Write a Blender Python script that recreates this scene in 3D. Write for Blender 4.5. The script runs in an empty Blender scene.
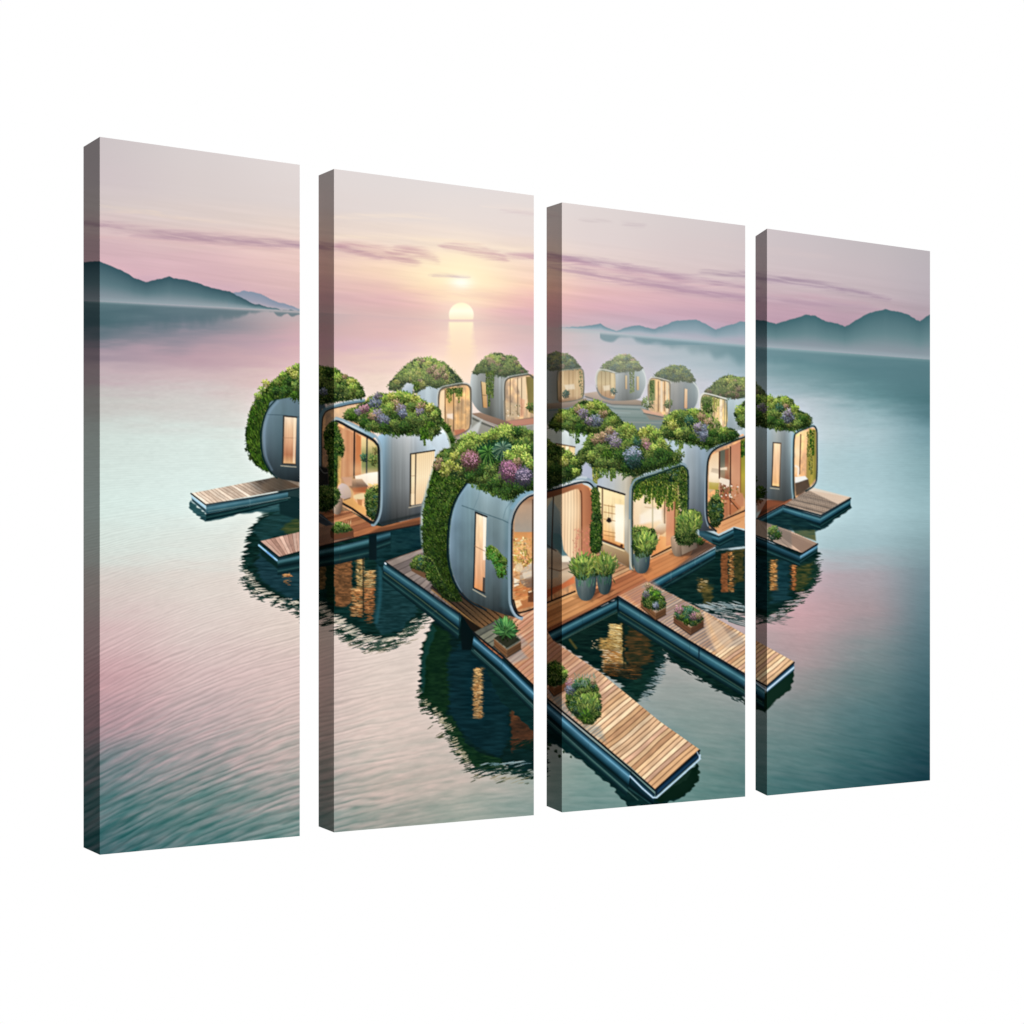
import math
import numpy as np

# ---------------------------------------------------------------------------
# THE PRINTED PICTURE.  The artwork is composed here with code (gradients,
# polygons, brush strokes) on a drafting sheet, in sRGB ink values.  The sheet
# unit is "d"; the sheet is later laid over the four canvases.
# ---------------------------------------------------------------------------
X0, Y0, X1, Y1, S = 80, 126, 936, 864, 2
WD, HT = (X1 - X0) * S, (Y1 - Y0) * S
RNG = np.random.RandomState(7)
IMG = np.zeros((HT, WD, 3), np.float32)
GX = (X0 + (np.arange(WD) + .5) / S).astype(np.float32)
GY = (Y0 + (np.arange(HT) + .5) / S).astype(np.float32)
TAB = np.random.RandomState(3).rand(256, 256).astype(np.float32)


def C(c):
    return np.array(c, np.float32) / 255.


def sm(a, b, x):
    t = np.clip((x - a) / (b - a), 0, 1)
    return t * t * (3 - 2 * t)


def noise(x, y, seed=0):
    """smooth value noise 0..1"""
    x = np.asarray(x, np.float32) + seed * 17.31
    y = np.asarray(y, np.float32) + seed * 9.77
    xi = np.floor(x); yi = np.floor(y)
    fx = x - xi; fy = y - yi
    fx = fx * fx * (3 - 2 * fx); fy = fy * fy * (3 - 2 * fy)
    xi = xi.astype(np.int32) & 255; yi = yi.astype(np.int32) & 255
    xj = (xi + 1) & 255; yj = (yi + 1) & 255
    a = TAB[yi, xi]; b = TAB[yi, xj]; c = TAB[yj, xi]; d = TAB[yj, xj]
    return (a + (b - a) * fx) * (1 - fy) + (c + (d - c) * fx) * fy


def fbm(x, y, seed=0, o=3):
    v = 0; a = .5; t = 0
    for k in range(o):
        v = v + a * noise(x * 2 ** k, y * 2 ** k, seed + k * 5); t += a; a *= .5
    return v / t


def grad(t, stops):
    xs = [s[0] for s in stops]
    return np.stack([np.interp(t, xs, [s[1][k] / 255. for s in stops]) for k in range(3)], -1).astype(np.float32)


def win(x0, y0, x1, y1):
    i0 = max(0, int((x0 - X0) * S)); i1 = min(WD, int(math.ceil((x1 - X0) * S)) + 1)
    j0 = max(0, int((y0 - Y0) * S)); j1 = min(HT, int(math.ceil((y1 - Y0) * S)) + 1)
    if i1 <= i0 or j1 <= j0: return None
    X, Y = np.meshgrid(GX[i0:i1], GY[j0:j1])
    return (slice(j0, j1), slice(i0, i1)), X, Y


def put(sl, col, m):
    m = m[..., None]
    IMG[sl] = IMG[sl] * (1 - m) + col * m


def smooth(pts, n=6, closed=True):
    """Catmull-Rom through the points"""
    P = [np.array(p, float) for p in pts]; L = len(P); out = []
    rng = range(L) if closed else range(L - 1)
    for i in rng:
        if closed: a, b, c, d = P[i - 1], P[i], P[(i + 1) % L], P[(i + 2) % L]
        else: a, b, c, d = P[max(i - 1, 0)], P[i], P[i + 1], P[min(i + 2, L - 1)]
        for k in range(n):
            t = k / n
            out.append(.5 * ((2 * b) + (c - a) * t + (2 * a - 5 * b + 4 * c - d) * t * t + (-a + 3 * b - 3 * c + d) * t ** 3))
    if not closed: out.append(P[-1])
    return [tuple(p) for p in out]


def sdf(X, Y, pts):
    """positive inside"""
    d2 = np.full(X.shape, 1e9, np.float32); ins = np.zeros(X.shape, bool); n = len(pts)
    for i in range(n):
        ax, ay = pts[i]; bx, by = pts[(i + 1) % n]
        ex, ey = bx - ax, by - ay; L = ex * ex + ey * ey
        if L < 1e-9: continue
        t = np.clip(((X - ax) * ex + (Y - ay) * ey) / L, 0, 1)
        dx = X - ax - t * ex; dy = Y - ay - t * ey
        np.minimum(d2, dx * dx + dy * dy, out=d2)
        if ey != 0:
            c = ((Y < ay) != (Y < by)) & (X < ax + (Y - ay) * ex / ey)
            ins ^= c
    d = np.sqrt(d2)
    return np.where(ins, d, -d)


def poly(pts, col, a=1., f=.8, rag=0, ragf=(6, 1.6), seed=1, pad=4, tex=None, sk=0.):
    """polygon; col = colour, or (mode, stops) gradient, or function(X, Y); rag = ragged edge; f = edge softness"""
    xs = [p[0] for p in pts]; ys = [p[1] for p in pts]
    w = win(min(xs) - pad - rag, min(ys) - pad - rag, max(xs) + pad + rag, max(ys) + pad + rag)
    if w is None: return
    sl, X, Y = w
    XX, YY = X, Y
    if rag:
        YR = Y + sk * X
        XX = X + (noise(X / ragf[0] / 2.5, YR / ragf[1], seed) - .5) * 2 * rag
        YY = Y + (noise(X / ragf[0], YR / ragf[1] / 1.3, seed + 3) - .5) * 1.2 * rag
    m = np.clip(.5 + sdf(XX, YY, pts) / f, 0, 1) * a
    put(sl, fill(col, X, Y, pts), m if tex is None else m * tex(X, Y))


def fill(col, X, Y, pts):
    if callable(col): return col(X, Y)
    if isinstance(col[0], str):
        xs = [p[0] for p in pts]; ys = [p[1] for p in pts]
        if col[0] == 'v': t = (Y - min(ys)) / (max(ys) - min(ys))
        elif col[0] == 'h': t = (X - min(xs)) / (max(xs) - min(xs))
        else:
            (ax, ay), (bx, by) = col[2], col[3]; L = (bx - ax) ** 2 + (by - ay) ** 2
            t = ((X - ax) * (bx - ax) + (Y - ay) * (by - ay)) / L
        return grad(t, col[1])
    return C(col)


def line(pts, w, col, a=1., f=.7, closed=False, w2=None):
    xs = [p[0] for p in pts]; ys = [p[1] for p in pts]
    ww = max(w, w2 or 0)
    r = win(min(xs) - ww - 1, min(ys) - ww - 1, max(xs) + ww + 1, max(ys) + ww + 1)
    if r is None: return
    sl, X, Y = r
    m = np.zeros(X.shape, np.float32); n = len(pts)
    tot = n if closed else n - 1
    for i in range(tot):
        ax, ay = pts[i]; bx, by = pts[(i + 1) % n]
        ex, ey = bx - ax, by - ay; L = ex * ex + ey * ey
        if L < 1e-9: continue
        t = np.clip(((X - ax) * ex + (Y - ay) * ey) / L, 0, 1)
        d = np.sqrt((X - ax - t * ex) ** 2 + (Y - ay - t * ey) ** 2)
        wi = w if w2 is None else w + (w2 - w) * (i + t) / tot
        np.maximum(m, np.clip(.5 + (wi / 2 - d) / f, 0, 1), out=m)
    put(sl, fill(col, X, Y, pts), m * a)


def hom(q):
    """homography taking the quad q (4 points) to the unit square"""
    A = []; b = []
    for (x, y), (u, v) in zip(q, ((0, 0), (1, 0), (1, 1), (0, 1))):
        A.append([x, y, 1, 0, 0, 0, -u * x, -u * y]); b.append(u)
        A.append([0, 0, 0, x, y, 1, -v * x, -v * y]); b.append(v)
    return np.append(np.linalg.solve(np.array(A, float), np.array(b, float)), 1).reshape(3, 3)


def quad(p0, p1, p2, p3, col, a=1., f=.8, clip=None):
    """quad whose colour is col(u, v, X, Y) (u along p0>p1, v along p0>p3) or stops over v"""
    q = [p0, p1, p2, p3]; H = hom(q)
    shape = clip or q
    xs = [p[0] for p in shape]; ys = [p[1] for p in shape]
    r = win(min(xs) - 2, min(ys) - 2, max(xs) + 2, max(ys) + 2)
    if r is None: return
    sl, X, Y = r
    w = H[2, 0] * X + H[2, 1] * Y + H[2, 2]
    u = (H[0, 0] * X + H[0, 1] * Y + H[0, 2]) / w; v = (H[1, 0] * X + H[1, 1] * Y + H[1, 2]) / w
    c = col(u, v, X, Y) if callable(col) else grad(v, col)
    put(sl, c, np.clip(.5 + sdf(X, Y, shape) / f, 0, 1) * a)


def ribbon(top, bot, stops, a=1., f=.7, var=.12, seed=2):
    for i in range(len(top) - 1):
        def sh(u, v, X, Y):
            c = grad(v, stops)
            return c * (1 + var * (fbm(X / 14, Y / 14, seed) - .5) * 2)[..., None]
        quad(top[i], top[i + 1], bot[i + 1], bot[i], sh, a, f)


def planks(p0, p1, p2, p3, n, cols, gap=(70, 48, 36), gw=.16, along='u', clip=None, a=1., seed=0, shade=None, ga=.75, f=.8):
    """boards; the joints run across 'along'"""
    cols = [C(c) for c in cols]
    pal = np.array([cols[i] for i in np.random.RandomState(seed).randint(0, len(cols), n + 4)])
    pal = pal * (1 + (np.random.RandomState(seed + 1).rand(n + 4, 1) - .5) * .12)

    def sh(u, v, X, Y):
        s, o = (u, v) if along == 'u' else (v, u)
        t = np.clip(s * n + (noise(o * 3, s * n * .6, seed + 4) - .5) * .30, 0, n)
        k = np.clip(np.floor(t).astype(int), 0, n); fr = t - np.floor(t)
        c = pal[k]
        c = c * (1 + .13 * (noise(o * 9, t * 5, seed) - .5)[..., None] + .10 * (noise(X / 9, Y / 9, seed + 2) - .5)[..., None])
        g = (np.clip(1 - np.minimum(fr, 1 - fr) / gw, 0, 1) * ga)[..., None]
        c = c * (1 - g) + C(gap) * g
        if shade is not None: c = c * shade(u, v)[..., None]
        return c.astype(np.float32)
    quad(p0, p1, p2, p3, sh, a, f, clip)


def stamp(x, y, ra, rb, ang, col, a=1.):
    R = max(ra, rb) + .6
    i0 = int((x - R - X0) * S); i1 = int((x + R - X0) * S) + 2; j0 = int((y - R - Y0) * S); j1 = int((y + R - Y0) * S) + 2
    if i0 < 0 or j0 < 0 or i1 >= WD or j1 >= HT: return
    dx = (GX[i0:i1] - x)[None, :]; dy = (GY[j0:j1] - y)[:, None]
    c, s = math.cos(ang), math.sin(ang)
    u = (dx * c + dy * s) / ra; v = (-dx * s + dy * c) / rb
    m = np.clip((1.15 - (u * u + v * v)) * 1.6, 0, 1)[..., None] * a
    w = IMG[j0:j1, i0:i1]
    w += (col - w) * m


PAL = {
    'lit':  [(156, 176, 78), (126, 156, 66), (180, 190, 98), (102, 138, 60), (142, 164, 84)],
    'mid':  [(96, 124, 58), (116, 140, 66), (76, 106, 50), (132, 146, 74), (88, 112, 64)],
    'deep': [(48, 78, 38), (62, 92, 42), (36, 64, 36), (74, 104, 46), (54, 86, 30)],
    'vine': [(58, 92, 30), (74, 108, 34), (42, 72, 28), (92, 124, 44), (36, 62, 24)],
    'teal': [(70, 108, 84), (54, 92, 72), (92, 126, 100), (44, 78, 62)],
    'purp': [(150, 138, 154), (130, 120, 140), (166, 152, 164), (108, 106, 116), (118, 124, 96)],
    'pink': [(172, 126, 136), (154, 108, 124), (190, 150, 154), (134, 98, 108), (120, 116, 84)],
    'rose': [(176, 144, 118), (160, 130, 104), (190, 160, 132), (140, 124, 88), (128, 128, 76)],
    'blue': [(132, 140, 154), (110, 120, 138), (152, 156, 168), (92, 104, 116)],
    'gold': [(184, 186, 92), (204, 202, 122), (158, 166, 72), (136, 148, 62)],
}


def mix(a, b, t):
    return np.asarray(a) * (1 - t) + np.asarray(b) * t


def inside(px, py, pts):
    r = False; n = len(pts)
    for i in range(n):
        ax, ay = pts[i]; bx, by = pts[(i + 1) % n]
        if (py < ay) != (py < by) and px < ax + (py - ay) * (bx - ax) / (by - ay): r = not r
    return r


def clump(x, y, r, pal, leaf=1., n=None, haze=None, hz=0., dim=1., lo=.46, hi=1.14, rs=RNG, asp=1.):
    """a leafy cushion, leaves catching the picture's light at its top"""
    n = max(n or 0, int(10 + 4.2 * (r / leaf) ** 2))
    pal = PAL[pal] if isinstance(pal, str) else pal
    for k in range(n):
        t = k / n
        rr = r * math.sqrt(rs.rand()) * (1.05 - .1 * t) * (1 + .22 * math.sin(3 * k + x)); th = rs.rand() * 6.283
        dx = rr * math.cos(th); dy = rr * math.sin(th) * asp
        b = lo + (hi - lo) * min(1, max(0, .5 - .62 * dy / (r * asp) - .12 * dx / r + (rs.rand() - .5) * .8))
        c = C(pal[rs.randint(len(pal))]) * b * dim
        if haze is not None: c = mix(c, C(haze), hz)
        stamp(x + dx, y + dy, leaf * (.7 + .7 * rs.rand()), leaf * (.35 + .3 * rs.rand()), math.atan2(dy, dx) + (rs.rand() - .5) * 1.4, c, .92)


def bush(pts, size=4.5, leaf=.95, seed=0, kinds=(('mid', 6), ('lit', 4), ('deep', 4)), haze=None, hz=0., dim=1., top=1.25, bot=.6, dark=(34, 52, 30), cover=2.6, sp=None, inset=.62):
    """a mound of plants: dark ground, then cushions from the back (top) to the front (bottom)"""
    rs = np.random.RandomState(seed + 100)
    sp = smooth(pts, 4) if sp is None else sp
    dk = mix(C(dark) * dim, C(haze), hz) if haze is not None else C(dark) * dim
    poly(sp, tuple(dk * 255), f=1.2, rag=1.6, ragf=(2, 2), seed=seed)
    xs = [p[0] for p in sp]; ys = [p[1] for p in sp]
    x0, x1, y0, y1 = min(xs), max(xs), min(ys), max(ys)
    area = abs(sum(sp[i][0] * sp[(i + 1) % len(sp)][1] - sp[(i + 1) % len(sp)][0] * sp[i][1] for i in range(len(sp)))) / 2
    n = int(cover * area / (math.pi * size * size) * 1.2) + 4
    names = [k for k, w in kinds for _ in range(w)]
    P = []
    tries = 0
    while len(P) < n and tries < n * 60:
        tries += 1
        x = x0 + rs.rand() * (x1 - x0); y = y0 + rs.rand() * (y1 - y0)
        if inside(x, y, sp) and inside(x, y + inset * size, sp) and inside(x - .45 * size, y - .3 * size, sp) and inside(x + .45 * size, y - .3 * size, sp): P.append((x, y))
        elif tries > n * 40 and inside(x, y, sp): P.append((x, y))
    P.sort(key=lambda p: p[1] + rs.rand() * size)
    cols = {}
    for x, y in P:
        # height of the mound's outline above this point decides how much it is in the open
        t = (y - y0) / (y1 - y0 + 1e-6)
        d = dim * (top + (bot - top) * t ** .8)
        nm = names[rs.randint(len(names))]
        if t > .6 and nm == 'lit': nm = 'mid'
        clump(x, y, size * (.4 + .8 * rs.rand()), nm, leaf, haze=haze, hz=hz, dim=d, rs=rs, asp=.8 + .2 * rs.rand())
    # loose sprigs break the outline
    cx = sum(xs) / len(xs); cy = sum(ys) / len(ys)
    for i in range(len(sp)):
        (ax, ay), (bx, by) = sp[i - 1], sp[i]
        L = math.hypot(bx - ax, by - ay)
        for k in range(int(L * 1.5 + rs.rand())):
            t = rs.rand(); x = ax + (bx - ax) * t; y = ay + (by - ay) * t
            an = math.atan2(y - cy, x - cx) + (rs.rand() - .5) * 1.5; e = (rs.rand() ** 2) * 2.2 * leaf - .6
            up = y < cy
            c = C(PAL[('lit' if rs.rand() < .5 else 'mid') if up else 'deep'][rs.randint(5)]) * dim * (.7 + .45 * rs.rand()) * (1 if up else .85)
            if haze is not None: c = mix(c, C(haze), hz)
            stamp(x + math.cos(an) * e, y + math.sin(an) * e, leaf * (.9 + .9 * rs.rand()), leaf * .33, an, c, .6)
    sprinkle(sp, int(area * .60), y0, y1, leaf * .8, rs, dim * .5 * (top + bot) * 1.05, haze, hz)


def sprinkle(sp, n, y0, y1, leaf, rs, dim, haze, hz):
    """single leaves, sprigs and gaps that break up the cushions"""
    xs = [p[0] for p in sp]; xa, xb = min(xs), max(xs)
    tones = [(206, 204, 118), (176, 188, 92), (128, 150, 74), (60, 84, 44), (36, 56, 32), (150, 156, 96), (92, 116, 60)]
    for k in range(n):
        x = xa + rs.rand() * (xb - xa); y = y0 + rs.rand() * (y1 - y0)
        if not inside(x, y, sp): continue
        t = (y - y0) / (y1 - y0 + 1e-6)
        g = fbm(np.float32(x / 5.), np.float32(y / 4.), 77, 2)
        q = rs.rand() * .6 + .4 * t - (float(g) - .5) * .8
        c = C(tones[min(6, max(0, int([0, 1, 5, 2, 6, 3, 4][min(6, max(0, int(q * 7)))])))]) * dim * (.85 + .25 * rs.rand())
        if haze is not None: c = mix(c, C(haze), hz)
        stamp(x, y, leaf * (.6 + .7 * rs.rand()), leaf * .42, rs.rand() * 3.14, c, .7)


def hang(x, y, w, h, pal='vine', leaf=.9, seed=0, dim=1., haze=None, hz=0., n=None, taper=.6):
    """trailing plant hanging from (x, y)"""
    rs = np.random.RandomState(seed + 300)
    n = n or int(w * h * 1.9)
    pl = PAL[pal] if isinstance(pal, str) else pal
    strands = max(2, int(w / 2.2)); L = [.5 + .5 * rs.rand() for _ in range(strands)]
    for k in range(n):
        s = rs.randint(strands); v = rs.rand()
        if v > L[s]: v *= L[s]
        px = x + ((s + .5) / strands - .5) * w * (1 - taper * v * .5) + (rs.rand() - .5) * 2.0
        c = C(pl[rs.randint(len(pl))]) * (.55 + .7 * rs.rand()) * dim
        if haze is not None: c = mix(c, C(haze), hz)
        stamp(px, y + v * h, leaf * (.8 + .5 * rs.rand()), leaf * .45, 1.57 + (rs.rand() - .5) * 1.3, c, .9)


def trailing(P, n, lo=3, hi=8, pal='deep', seed=0, dim=1.):
    """uneven fringe of shoots over a roof edge"""
    rs = np.random.RandomState(seed + 900)
    for k in range(n):
        i = rs.randint(len(P) - 1); t = rs.rand()
        x = P[i][0] * (1 - t) + P[i + 1][0] * t; y = P[i][1] * (1 - t) + P[i + 1][1] * t
        h = lo + (hi - lo) * rs.rand() ** 2.2
        hang(x, y - 2, 2.2 + 2 * rs.rand(), h + 2, [PAL[pal][rs.randint(len(PAL[pal]))], PAL['mid'][rs.randint(5)], PAL['deep'][rs.randint(5)]], .75, seed * 50 + k, dim, n=int(6 + h * 4), taper=1.2)


def spiky(x, y, r, pal, n=70, seed=0, dim=1., wd=.55, up=.35, ln=None, lean=.25):
    """a pot plant of pointed leaves fanning from its heart"""
    rs = np.random.RandomState(seed + 500)
    pl = PAL[pal] if isinstance(pal, str) else pal
    for k in range(n):
        th = rs.rand() * 6.283; rr = r * (.25 + .6 * rs.rand())
        dx = math.cos(th) * rr; dy = math.sin(th) * rr * .85 - up * r * .3
        b = .55 + .65 * min(1, max(0, .5 - .5 * dy / r + (rs.rand() - .5) * .7))
        L = ln or r * .32
        stamp(x + dx, y + dy, L * (.7 + .5 * rs.rand()), wd * (.8 + .5 * rs.rand()), math.atan2(dy - lean * r, dx) + (rs.rand() - .5) * (.6 + .5 * (lean > .5)), C(pl[rs.randint(len(pl))]) * b * dim, .95)


def soften(sig):
    """ink spread: a slight blur of the finished picture"""
    r = int(3 * sig) + 1; k = np.exp(-np.arange(-r, r + 1) ** 2 / (2 * sig * sig)); k = (k / k.sum()).astype(np.float32)
    for ax in (0, 1):
        out = np.zeros_like(IMG); n = IMG.shape[ax]
        for i, w in enumerate(k):
            idx = np.clip(np.arange(n) + i - r, 0, n - 1)
            out += w * np.take(IMG, idx, axis=ax)
        IMG[:] = out


def crispen(sig, amt):
    """the printer's sharpening"""
    keep = IMG.copy(); soften(sig)
    IMG[:] = np.clip(keep + amt * (keep - IMG), 0, 1)

WORLD_DARK, ADDED_KEY_LIGHT = .235, 670

# ---- sky and water -------------------------------------------------------
def top_of(x): return 137 + .13735 * (x - 100)
def bot_of(x): return 854.5 - .0898 * (x - 100)
def horizon(x): return np.interp(x, [80, 100, 200, 300, 334, 460, 562, 745, 768, 930], [300.5, 301.5, 306.5, 311.5, 313.5, 320.5, 328, 345, 347, 359.5])


XC = [100, 200, 300, 380, 460, 530, 600, 700, 800, 870, 930]
# rows: fraction of the way from the top edge to the horizon
SKY = [
 (0.0, (203,194,195),(214,205,204),(222,213,211),(222,214,212),(224,216,214),(225,216,213),(220,210,208),(211,201,201),(200,190,193),(192,184,187),(184,177,181)),
 (.25, (206,194,196),(214,203,201),(220,209,206),(224,213,209),(229,217,211),(228,215,210),(221,208,206),(212,198,198),(202,189,192),(195,183,187),(184,175,181)),
 (.42, (211,198,196),(219,204,199),(226,209,200),(233,215,203),(240,221,206),(236,216,203),(224,206,202),(214,196,196),(203,186,190),(194,179,184),(181,170,177)),
 (.56, (216,192,192),(222,196,192),(230,203,194),(242,216,197),(250,227,200),(243,214,196),(226,199,194),(212,186,190),(198,175,183),(188,168,176),(175,160,169)),
 (.68, (212,180,186),(217,183,187),(228,196,190),(242,212,190),(255,236,196),(245,208,188),(224,184,186),(206,170,180),(188,158,172),(178,153,166),(166,148,160)),
 (.80, (208,173,182),(212,177,184),(218,186,188),(228,192,188),(253,222,184),(230,186,184),(211,172,184),(195,164,178),(178,150,166),(170,148,162),(160,144,158)),
 (.91, (188,160,176),(196,166,180),(206,176,186),(216,180,188),(228,186,188),(214,174,188),(198,174,190),(186,166,182),(170,150,168),(164,148,162),(156,142,158)),
 (1.0, (176,166,178),(186,172,184),(198,178,190),(210,182,190),(218,188,192),(206,178,190),(186,178,194),(176,172,186),(164,156,172),(158,152,168),(150,148,162)),
]
# rows: fraction of the way from the horizon to the bottom edge
WAT = [
 (0.0, (112,136,142),(140,148,158),(184,172,184),(204,178,188),(214,184,192),(202,180,190),(180,186,198),(158,176,186),(126,154,160),(104,136,142),(92,126,132)),
 (.03, (76,104,112),(118,128,140),(192,168,180),(214,182,190),(226,192,196),(210,184,194),(192,190,204),(164,182,190),(108,144,150),(86,124,130),(78,114,120)),
 (.06, (110,122,132),(160,146,158),(204,170,184),(216,186,198),(240,212,204),(214,188,202),(202,194,208),(176,190,198),(120,152,158),(92,130,136),(76,114,120)),
 (.09, (164,148,160),(186,158,168),(212,180,184),(230,202,196),(246,224,206),(222,192,202),(206,196,208),(194,198,206),(150,174,180),(104,142,148),(72,112,118)),
 (.13, (192,172,178),(204,182,184),(222,196,190),(236,214,200),(244,224,208),(222,198,202),(206,202,208),(204,204,212),(190,200,206),(146,176,182),(88,126,134)),
 (.18, (198,196,192),(208,204,200),(226,210,202),(236,218,204),(238,220,206),(218,204,202),(204,206,208),(202,206,210),(196,208,212),(172,196,202),(118,154,162)),
 (.25, (208,220,214),(215,228,222),(220,226,218),(222,214,204),(226,214,204),(212,208,204),(200,208,208),(190,204,208),(180,203,207),(168,196,202),(134,168,174)),
 (.36, (214,230,224),(219,234,229),(222,229,222),(220,214,206),(222,212,202),(208,206,202),(190,202,202),(184,204,208),(184,210,214),(176,204,210),(150,182,188)),
 (.44, (212,222,215),(219,225,218),(223,221,212),(222,212,202),(222,208,198),(204,200,196),(184,194,192),(178,194,198),(172,196,201),(162,188,194),(134,162,168)),
 (.52, (212,200,194),(220,210,202),(222,210,200),(222,210,200),(222,206,196),(206,196,190),(182,184,182),(180,174,176),(188,166,172),(168,160,166),(114,138,146)),
 (.60, (210,182,182),(218,202,196),(220,204,194),(222,208,198),(218,204,194),(204,192,184),(178,176,172),(186,172,170),(196,160,164),(164,148,152),(98,126,134)),
 (.68, (198,160,164),(208,184,182),(214,192,186),(220,204,194),(214,200,190),(198,188,180),(164,166,162),(170,166,162),(174,152,154),(130,140,142),(82,112,120)),
 (.76, (178,148,154),(190,170,170),(204,184,178),(218,200,190),(210,196,186),(190,182,174),(148,158,154),(148,156,152),(142,142,142),(102,126,128),(66,100,108)),
 (.84, (120,130,134),(156,150,150),(188,174,168),(210,194,184),(202,188,178),(180,176,168),(134,152,148),(130,148,144),(112,132,132),(80,114,118),(50,86,94)),
 (.92, (84,116,118),(106,130,128),(150,152,148),(188,176,166),(186,176,166),(158,164,156),(122,148,142),(112,138,134),(90,122,122),(62,100,104),(38,74,82)),
 (1.0, (62,100,104),(78,116,116),(104,134,130),(150,154,146),(152,162,152),(134,152,146),(112,142,138),(94,130,126),(66,106,108),(44,84,90),(26,60,70)),
]


def field(t, X, rows):
    vs = [r[0] for r in rows]
    out = np.zeros(X.shape + (3,), np.float32)
    k = np.clip(np.searchsorted(vs, t, side='right') - 1, 0, len(vs) - 2)
    va = np.array(vs)
    fr = np.clip((t - va[k]) / (va[k + 1] - va[k]), 0, 1)
    fr = fr * fr * (3 - 2 * fr) * .5 + fr * .5
    ix = np.interp(X[0], XC, range(len(XC)))
    i = np.clip(ix.astype(int), 0, len(XC) - 2); fx = (ix - i); fx = (fx * fx * (3 - 2 * fx) * .5 + fx * .5)[None, :, None]
    T = np.array([r[1:] for r in rows], np.float32) / 255.   # row, col, 3
    ii = np.broadcast_to(i[None, :], X.shape)
    a = T[k, ii] * (1 - fx) + T[k, ii + 1] * fx
    b = T[k + 1, ii] * (1 - fx) + T[k + 1, ii + 1] * fx
    return a * (1 - fr[..., None]) + b * fr[..., None]


def paint_background():
    X, Y = np.meshgrid(GX, GY)
    hz = horizon(GX)[None, :]; tp = top_of(GX)[None, :]; bt = bot_of(GX)[None, :]
    ts = (Y - tp) / (hz - tp) + (fbm(X / 60, Y / 9, 4) - .5) * .05
    tw = (Y - hz) / (bt - hz)
    tw2 = tw + (fbm(X / 40, Y / 6, 8) - .5) * .03
    sky = field(ts, X, SKY); wat = field(tw2, X, WAT)
    # slow streaks of cloud
    q = (Y - tp) / (hz - tp)
    st = fbm(X / 70 + q * 3, (Y - .14 * (X - 100)) / 3.2, 21, 4) - .5
    sky = sky * (1 + .07 * st * sm(.15, .6, q))[..., None]
    # ripples: finer far away, long swells near the viewer
    ang = np.interp(GX, [80, 300, 450, 600, 760, 936], [-.56, -.30, -.14, .03, .17, .26])
    Hx = np.concatenate([[0], np.cumsum(ang[1:] / S)])[None, :].astype(np.float32)
    amp = np.clip((Y - 560) / 260, 0, 1)
    Q = Y - Hx * sm(430, 640, Y)
    n1 = fbm(X / 5, Q / 1.6, 31, 2) - .5
    n2 = fbm(X / 15, Q / 2.8, 33, 3) - .5
    n3 = fbm(X / 34, Q / 6.0, 36, 3) - .5
    n4 = fbm(X / 60, Q / 10., 39, 2) - .5; west = .35 + .65 * (1 - sm(250, 520, X))
    near = sm(640, 800, Y); far = sm(345, 400, Y)
    corner = sm(.55, 1., tw) * (1 - sm(180, 420, X) * .45)
    wz = fbm(X / 46, Q / 11, 44, 2) * 3.2 + fbm(X / 17, Q / 5, 45, 2) * .9
    def swell(lam, k, sd):
        ph = 6.2832 * (Q / lam + wz * k)
        return (np.sin(ph) + .35 * np.sin(2 * ph + .8)) * (.25 + .9 * fbm(X / 30, Q / (lam * 2.2), sd, 2))
    nb = lambda a, b, c, d: sm(a, b, Y) * (1 - sm(c, d, Y))
    calm = west * (1 - .5 * sm(330, 430, X))
    rr = (swell(3.1, .55, 51) * .034 * nb(470, 560, 640, 720) + swell(4.6, .5, 52) * .052 * nb(590, 680, 730, 800) + swell(7.4, .42, 53) * .085 * sm(690, 790, Y)) * calm
    rr = rr + swell(2.6, .3, 54) * .014 * sm(400, 470, Y) * (1 - sm(560, 640, Y))
    rr = rr + n1 * .035 * far + n2 * (.015 + .075 * amp) * far + n3 * .09 * near * (.35 + .65 * corner) * west + n4 * .06 * near * corner
    wat = wat * (1 + rr)[..., None]
    # crests carry the sky's pink, troughs the teal of the depth
    k = np.clip((n2 * .8 + n3 * .9 + swell(7.4, .42, 53) * .16) * near * (.3 + corner), -.5, .5) * west * .62
    wat = wat + k[..., None] * np.array([.30, .085, .10], np.float32)
    hzm = sm(-.6, .6, Y - hz)[..., None]
    IMG[:] = sky * (1 - hzm) + wat * hzm
    # the warm belt round the horizon
    belt = np.exp(-((Y - hz - 6) / 38.) ** 2) * (1 - sm(540, 700, X)) * sm(150, 330, X)
    IMG[:] = IMG * (1 + belt[..., None] * np.array([.035, .01, -.05], np.float32))


def streak(pts, w, col, a=.6, f=3., n=8):
    line(smooth(pts, n, closed=False), w, col, a, f)


def taper(pts, hgt, col, a, f=2.2, seed=1, rag=1.5, thin=.68):
    """long cloud: a spindle about the line of points"""
    P = smooth(pts, 8, closed=False); n = len(P)
    up = []; dn = []
    for i, (x, y) in enumerate(P):
        h = hgt * math.sin(math.pi * min(1, max(0, i / (n - 1)))) ** .6 / 2 + .15
        up.append((x, y - h)); dn.append((x, y + h * .8))
    for e, q in ((1.9, .34), (1.25, .45), (.7, .55)):
        poly([(x, y + (uy - y) * e) for (x, y), (_, uy) in zip(P, up)] + [(x, y + (dy - y) * e) for (x, y), (_, dy) in list(zip(P, dn))[::-1]], col, a * q * thin, f * 1.9, rag=rag * 2.2, ragf=(20, .9), seed=seed + int(e * 10),
             tex=lambda X, Y: .35 + .75 * sm(.25, .7, fbm(X / 22, (Y - .13 * X) / 1.5, seed, 3)))


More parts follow.
